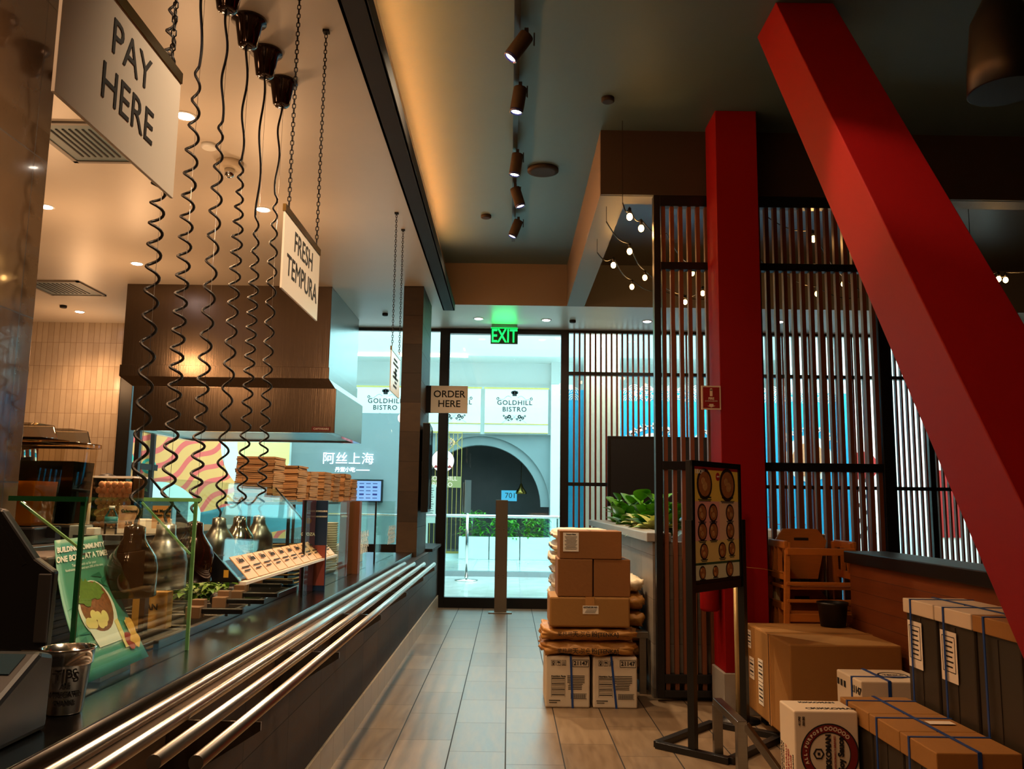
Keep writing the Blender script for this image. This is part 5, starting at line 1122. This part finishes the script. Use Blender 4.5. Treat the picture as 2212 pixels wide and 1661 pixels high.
for i, (u, v, r) in enumerate(items):
    bowl_o.disc(bq(u, v, .005), dr, Z, r*.86, n=22, e=.001); bowl_i.disc(bq(u, v, .007), dr, Z, r*.68, n=20, e=.001)
    gar.disc(bq(u+.02*math.sin(i*2), v-.02, .009), dr, Z, r*.26, n=9, e=.001).disc(bq(u-.04, v+.025, .009), dr, Z, r*.2, n=8, e=.001)
    for q in range(2): ink_.rect(bq(u, v-(r*1.28+.012*q)), dr, Z, r*1.5-(.02*q), .005)
for q in range(3): ink_.rect(bq(.85, .33-.03*q), dr, Z, 0.001, .001)
ink_.rect(bq(.25, .735), dr, Z, .13, .008).rect(bq(.74, .735), dr, Z, .14, .008).text('RICE BOWL', .014, bq(.16, .165, .007), dr, Z)
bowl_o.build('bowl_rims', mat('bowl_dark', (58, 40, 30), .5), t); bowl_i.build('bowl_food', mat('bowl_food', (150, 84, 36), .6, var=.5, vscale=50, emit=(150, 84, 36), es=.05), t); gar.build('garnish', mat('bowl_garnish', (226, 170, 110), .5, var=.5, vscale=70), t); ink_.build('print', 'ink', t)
B().text('UDON', .034, bq(.13, .955), dr, Z, bold=.001).text('NEW', .014, bq(.52, .92, .009), dr, Z).build('lettering', 'cup', t)
B().disc(bq(.52, .92, .006), dr, Z, .024, n=20, e=.002).build('new_badge', MG('menu_red', (150, 24, 16)), t)
ph_ = L0+nb*.01; 
B().prism([L0-dr*.03+nb*.02, L0+dr*.01+nb*.02, L0+dr*.01-nb*.02, L0-dr*.03-nb*.02], Z*1.25).build('post', 'black', t); B().prism([R0-dr*.01+nb*.02, R0+dr*.03+nb*.02, R0+dr*.03-nb*.02, R0-dr*.01-nb*.02], Z*1.25).build('post', 'black', t)
b = B(); q = [L0-dr*.02+nb*.22, R0+dr*.02+nb*.22, R0+dr*.02-nb*.22, L0-dr*.02-nb*.22]
for i in range(4): b.bar(q[i]+Z*.0175, q[(i+1) % 4]+Z*.0175, .045, .035)
b.build('base', 'black', t, bev=.002)
# rope post with round base beside it
p = Vector((1.46, 5.60, 0)); t = thing('queue_post', 'slim cream queue post on a black disc behind the menu board', 'queue post', p)
B().lathe(p, [(.13, 0), (.13, .012), (.03, .03)], 32).build('base', 'black', t); B().tube([p+Z*.02, p+Z*.93], .017, 14).build('pole', mat('cream_steel', (190, 170, 120), .3, .4), t); B().lathe(p+Z*.93, [(.022, 0), (.022, .03), (.01, .045)], 14).build('cap', 'black', t)
B().tube([p+Z*.95, Vector((1.66, 5.66, .93)), Vector((1.80, 5.70, .90))], .0018, 5).build('cord', 'kraft', t)
tag(B().box(1.83, 1.86, 5.98, 6.08, 0, .86).build('leaning_board', mat('cream_board', (200, 178, 130), .5), bev=.002), 'tall narrow cream board standing beside the red column', 'board')
# extinguisher and its sign
t = thing('fire_extinguisher_sign', 'red and white fire extinguisher sign with a down arrow on the red column', 'sign', (1.36, 5.75, 1.97))
B().box(1.293, 1.422, 5.745, 5.757, 1.972, 2.134).build('plate', 'wcard', t); B().box(1.302, 1.413, 5.7435, 5.745, 1.982, 2.124).build('red_field', mat('sign_red', (130, 20, 16), .4), t)
b = B().rect((1.357, 5.743, 2.085), X, Z, .018, .045).disc((1.357, 5.743, 2.108), X, Z, .009, n=10).rect((1.357, 5.743, 2.003), X, Z, .028, .014)
b.prism([(1.33, 5.7425, 1.998), (1.384, 5.7425, 1.998), (1.357, 5.7425, 1.986)], (0, .001, 0)).text('FIRE', .021, (1.357, 5.7428, 2.046), X, Z, bold=.001).text('EXTINGUISHER', .0125, (1.357, 5.7428, 2.029), X, Z); b.build('lettering', 'wcard', t)
t = thing('fire_extinguisher', 'red fire extinguisher hung low at the left side of the red column', 'fire extinguisher', (1.34, 5.83, .6))
B().lathe((1.345, 5.84, .64), [(.05, 0), (.06, .008), (.063, .02), (.063, .33), (.05, .375), (.02, .395), (.018, .41)], 28).build('cylinder', 'red', t)
B().box(1.33, 1.36, 5.77, 5.85, 1.05, 1.075).box(1.335, 1.355, 5.75, 5.84, 1.09, 1.1).build('handle', 'black', t); B().tube([(1.33, 5.8, 1.06), (1.29, 5.8, .98), (1.275, 5.81, .8)], .009, 8).build('hose', 'black', t); B().box(1.34, 1.421, 5.83, 5.86, .9, .93).build('bracket', 'steel', t)
# ---------------- high chairs
def high_chair(x, y, z, lb, sc_=1.0):
    t = thing('high_chair', lb, 'high chair', (x, y, z), 0, 'stacked wooden high chairs'); W2, D2 = .225*sc_, .17
    def leg(sx, sy): return B().bar((x+sx*(W2+.03), y+sy*(D2+.04), z), (x+sx*(W2-.015), y+sy*D2*.9, z+.70), .036, .028, up=Y)
    for sx in (-1, 1):
        for sy in (-1, 1): leg(sx, sy).build('leg', 'pine', t, bev=.004)
        B().box(x+sx*(W2-.0)-.014, x+sx*W2+.014, y-D2, y+D2, z+.66, z+.71).build('armrest', 'pine', t, bev=.006)
        B().box(x+sx*(W2+.01)-.01, x+sx*(W2+.01)+.01, y-D2, y+D2, z+.46, z+.51).build('side_rail', 'pine', t, bev=.003)
        b = B()
        for dy in (-.06, .06): b.bar((x+sx*(W2+.008), y+dy, z+.50), (x+sx*W2, y+dy*.6, z+.67), .03, .014, up=Y)
        b.build('side_spindle', 'pine', t)
    B().box(x-W2, x+W2, y-D2-.02, y-D2+.01, z+.62, z+.665).build('front_bar', 'pine', t, bev=.004)
    for zz_, m_ in ((.43, 'front_rail'), (.32, 'foot_bar'), (.20, 'lower_rail')): B().box(x-W2-.01, x+W2+.01, y-D2-.03, y-D2-.005, z+zz_, z+zz_+(.02 if m_ != 'lower_rail' else .05)).build(m_, 'pine', t, bev=.003)
    B().box(x-W2-.01, x+W2+.01, y-D2, y+D2, z+.40, z+.42).build('seat', 'pine', t, bev=.003)
    B().prism([(x-.10, y+D2, z+.44), (x+.10, y+D2, z+.44), (x+.14, y+D2+.01, z+.60), (x+.18, y+D2+.03, z+.70), (x+.12, y+D2+.045, z+.78), (x-.12, y+D2+.045, z+.78), (x-.18, y+D2+.03, z+.70), (x-.14, y+D2+.01, z+.60)], (0, .018, 0)).build('backrest', 'pine', t, bev=.004)
    B().rect((x, y+D2+.028, z+.71), X, Z, .10, .018, .003).build('hand_slot', 'darktrim', t)
high_chair(2.04, 5.86, .40, 'upper honey wooden high chair of the stacked pair behind the big box')
high_chair(2.04, 5.88, 0, 'lower wooden high chair beneath the other, behind the big box')
t = thing('black_bin', 'black plastic tub on the far corner of the largest box', 'bin', (2.05, 5.54, .592)); B().lathe((2.05, 5.54, .592), [(.075, 0), (.09, .13), (.096, .133), (.096, .15), (.085, .148), (.07, .015)], 28).build('bucket', 'black', t)
# ---------------- cartons at lower right
t = thing('cardboard_box', 'largest brown cardboard box on the floor with shipping labels and clear tape', 'box', (1.88, 5.24, .0))
B().box(1.54, 2.155, 4.82, 5.67, .075, .59).build('carton', 'card', t, bev=.01)
B().box(1.54, 2.155, 5.19, 5.27, .5902, .5912).box(1.5385, 1.54, 5.17, 5.225, .075, .59).build('tape', 'tape', t); B().box(1.537, 1.5385, 5.195, 5.203, .075, .59).box(1.54, 2.155, 5.227, 5.232, .5912, .592).build('flap_seam', 'darktrim', t)
lbl = ((5.60, .50, .07, .11), (5.56, .33, .10, .13), (5.37, .35, .10, .13), (5.37, .215, .10, .13))
for yy, z_, w2, h2 in lbl: B().rect((1.5385, yy, z_), -Y, Z, w2, h2, .001).build('shipping_label', 'label', t)
b = B()
for yy, z_, w2, h2 in lbl:
    for i in range(5): b.rect((1.537, yy, z_+h2*.36-i*h2*.17), -Y, Z, w2*.75, h2*(.03+.05*(i % 2)))
b.build('label_print', 'ink', t)
B().box(1.60, 2.14, 4.85, 4.95, 0, .074).box(1.60, 2.14, 5.5, 5.6, 0, .074).build('pallet_feet', 'black', t)
# soy sauce carton
SX0, SX1, SY0, SY1, SZ0, SZ1 = 1.21, 1.478, 3.75, 3.95, .0, .485
t = thing('soy_sauce_carton', 'white soy sauce carton with a big round dark red emblem', 'box', ((SX0+SX1)/2, 3.87, SZ0))
B().box(SX0, SX1, SY0, SY1, SZ0, SZ1).build('carton', 'wcard', t, bev=.006)
b = B(); cx, cz, y = 1.355, .315, SY0-.001
b.disc((cx, y, cz), X, Z, .122, .116, n=48).disc((cx, y, cz), X, Z, .088, .084, n=48)
b.disc((1.308, y-.001, .315), X, Z, .024, .017, n=6).rect((1.308, y-.001, .315), X, Z, .011, .011)
b.text('KIKKOMAN', .030, (1.350, y-.001, .315), (0, 0, 1), (-1, 0, 0), bold=.0016).text('Soy Sauce', .034, (1.402, y-.001, .315), (0, 0, 1), (-1, 0, 0), bold=.0016)
b.text('41390', .015, (1.232, y, .445), (0, 0, 1), (-1, 0, 0)).text('00180', .015, (1.249, y, .445), (0, 0, 1), (-1, 0, 0))
b.text('KIKKOMAN', .038, (1.40, 3.80, SZ1), X, Y, bold=.001).disc((1.29, 3.80, SZ1), X, Y, .016, .010, n=6).text('KIKKOMAN', .03, (1.36, 3.91, SZ1), X, Y, bold=.001)
b.text('KIKKOMAN', .024, (SX0-.0008, 3.925, .26), (0, 0, 1), (0, 1, 0)).text('NET CONTENTS', .016, (SX0-.0008, 3.90, .26), (0, 0, 1), (0, 1, 0)).text('ALL-PURPOSE', .014, (SX0-.0008, 3.775, .26), (0, 0, 1), (0, 1, 0))
b.build('print', 'ink', t)
b = B().disc((cx, y-.0006, cz), X, Z, .116, .088, n=48); b.build('red_ring', mat('maroon_ink', (110, 20, 16), .6), t)
b = B()
for i, ch in enumerate('ALL-PURPOSE'):
    a_ = R(200-i*9); o_ = Vector((cx+.102*math.cos(a_), y-.002, cz+.102*math.sin(a_))); b.text(ch, .017, o_, (math.sin(a_), 0, -math.cos(a_)), (math.cos(a_), 0, math.sin(a_)), bold=.001)
for i in range(6): a_ = R(98-i*11); b.disc((cx+.102*math.cos(a_), y-.0015, cz+.102*math.sin(a_)), X, Z, .009, .005, n=10)
b.build('ring_lettering', 'wcard', t)
B().text('TRADITIONALLY BREWED', .0125, (1.376, y-.001, .315), (0, 0, 1), (-1, 0, 0)).text('NATURALLY', .022, (SX0-.0008, 3.865, .26), (0, 0, 1), (0, 1, 0)).text('BREWED', .026, (SX0-.0008, 3.835, .26), (0, 0, 1), (0, 1, 0)).text('SAUCE', .022, (SX0-.0008, 3.805, .26), (0, 0, 1), (0, 1, 0)).build('red_lettering', 'redink', t)
# white strapped carton behind
t = thing('white_carton', 'white 21147 carton lying with blue straps in front of the big box', 'box', (1.83, 4.2, .0))
B().box(1.636, 1.96, 4.10, 4.40, .19, .54).build('carton', 'wcard', t, bev=.006)
B().box(1.633, 1.963, 4.20, 4.215, .188, .543).box(1.76, 1.775, 4.097, 4.403, .188, .544).build('strap', 'strap', t)
b = B().text('21147', .045, (1.6345, 4.155, .49), -Y, Z, bold=.001).disc((1.85, 4.25, .541), X, Y, .07, .062, n=30).text('TENKA', .03, (1.85, 4.25, .542), X, Y)
for i in range(3): b.rect((1.635, 4.375-i*.04, .49), -Y, Z, .025, .03)
b.build('print', 'ink', t)
t = carton('white_carton', 'plain white carton beneath the strapped one before the big box', 1.645, 1.95, 4.11, 4.39, 0, .188, 'wcard')
# dark crates with cardboard lids
def crate(lb, x0, x1, y0, y1, z0, z1, lid, lidh, strap=True, label=False, group=None):
    t = thing('crate', lb, 'crate', ((x0+x1)/2, (y0+y1)/2, z0), 0, group)
    B().box(x0+.012, x1-.012, y0+.006, y1-.006, z0, z1-.005).build('bin', 'crate', t, bev=.008)
    b = B()
    for q in (.5,): b.box(x0+.009, x0+.012, y0+(y1-y0)*q-.004, y0+(y1-y0)*q+.004, z0+.02, z1-lidh-.01)
    b.build('ribs', 'crate', t)
    B().box(x0, x1, y0, y1, z1-lidh, z1).build('lid', lid, t, bev=.004)
    ym = y0+(y1-y0)*.72; xm = (x0+x1)/2
    if strap:
        s_ = B().box(x0-.003, x1+.003, ym-.006, ym+.006, z1, z1+.003).box(x0-.004, x0-.001, ym-.006, ym+.006, z0, z1+.003).box(xm-.007, xm+.007, y0-.003, y1+.003, z1+.0015, z1+.004).box(xm-.007, xm+.007, y0-.004, y0-.001, z0, z1+.003)
        s_.build('strap', 'strap', t)
    if label:
        B().rect((x0+.0125-.007, y0+(y1-y0)*.66, z1-lidh-.13), -Y, Z, .13, .20, .001).build('address_label', 'label', t); b = B(); c_ = (x0+.004, y0+(y1-y0)*.66, z1-lidh-.12)
        for dz in (-.07, .07): b.rect((c_[0], c_[1], c_[2]+dz), -Y, Z, .10, .003)
        for dy in (-.05, .05): b.rect((c_[0], c_[1]+dy, c_[2]), -Y, Z, .003, .14)
        for i in range(6): b.rect((c_[0], c_[1], c_[2]+.05-i*.02), -Y, Z, .07-.015*(i % 2), .006)
        b.build('label_print', 'ink', t)
    return t
low = [(3.665, 3.97, 'farthest'), (3.385, 3.66, 'middle'), (3.10, 3.38, 'nearest')]
for y0, y1, n_ in low: crate('%s brown-lidded dark crate in the lower strapped row' % n_, 1.487, 1.785, y0, y1, .0, .50, 'card', .075, True, False, 'brown-lidded crates in the lower row')
B().rect((1.70, 3.50, .505), X, Y, .1, .05).build('address_label', 'label', bpy.data.objects['crate.001'])
top = [(3.72, 4.0, 'farthest white-lidded tall dark crate in the upper row', 'wcard', True), (3.42, 3.71, 'nearer white-lidded tall dark crate in the upper row', 'wcard', True), (3.11, 3.41, 'brown-lidded tall dark crate at the near end of the upper row', 'card', False)]
for y0, y1, lb, ld, lab in top:
    crate(lb, 1.80, 2.08, y0, y1, .43, .93, ld, .062, True, lab, 'tall crates in the upper row')
    crate(lb.replace('tall dark crate', 'base crate').replace('upper row', 'stack, resting on the floor'), 1.802, 2.078, y0, y1, 0, .428, 'card', .05, False, False, 'base crates under the upper row')
# grey metal leg frame at the bottom edge
t = thing('metal_trestle', 'grey metal trestle leg at the bottom edge before the big box', 'trestle', (1.25, 4.25, 0))
p = at(1601, 1556, y=4.3); q = at(1672, 1655, y=4.2)
B().box(p.x-.024, p.x+.024, 4.28, 4.33, 0, p.z).box(p.x-.024, p.x+.024, 4.33, 4.78, p.z-.035, p.z).box(p.x-.024, p.x+.024, 4.76, 4.80, 0, p.z-.035).bar((p.x+.02, 4.30, p.z-.02), (q.x+.03, 4.22, max(.02, q.z-.03)), .045, .03).build('leg_frame', 'steel', t, bev=.003)
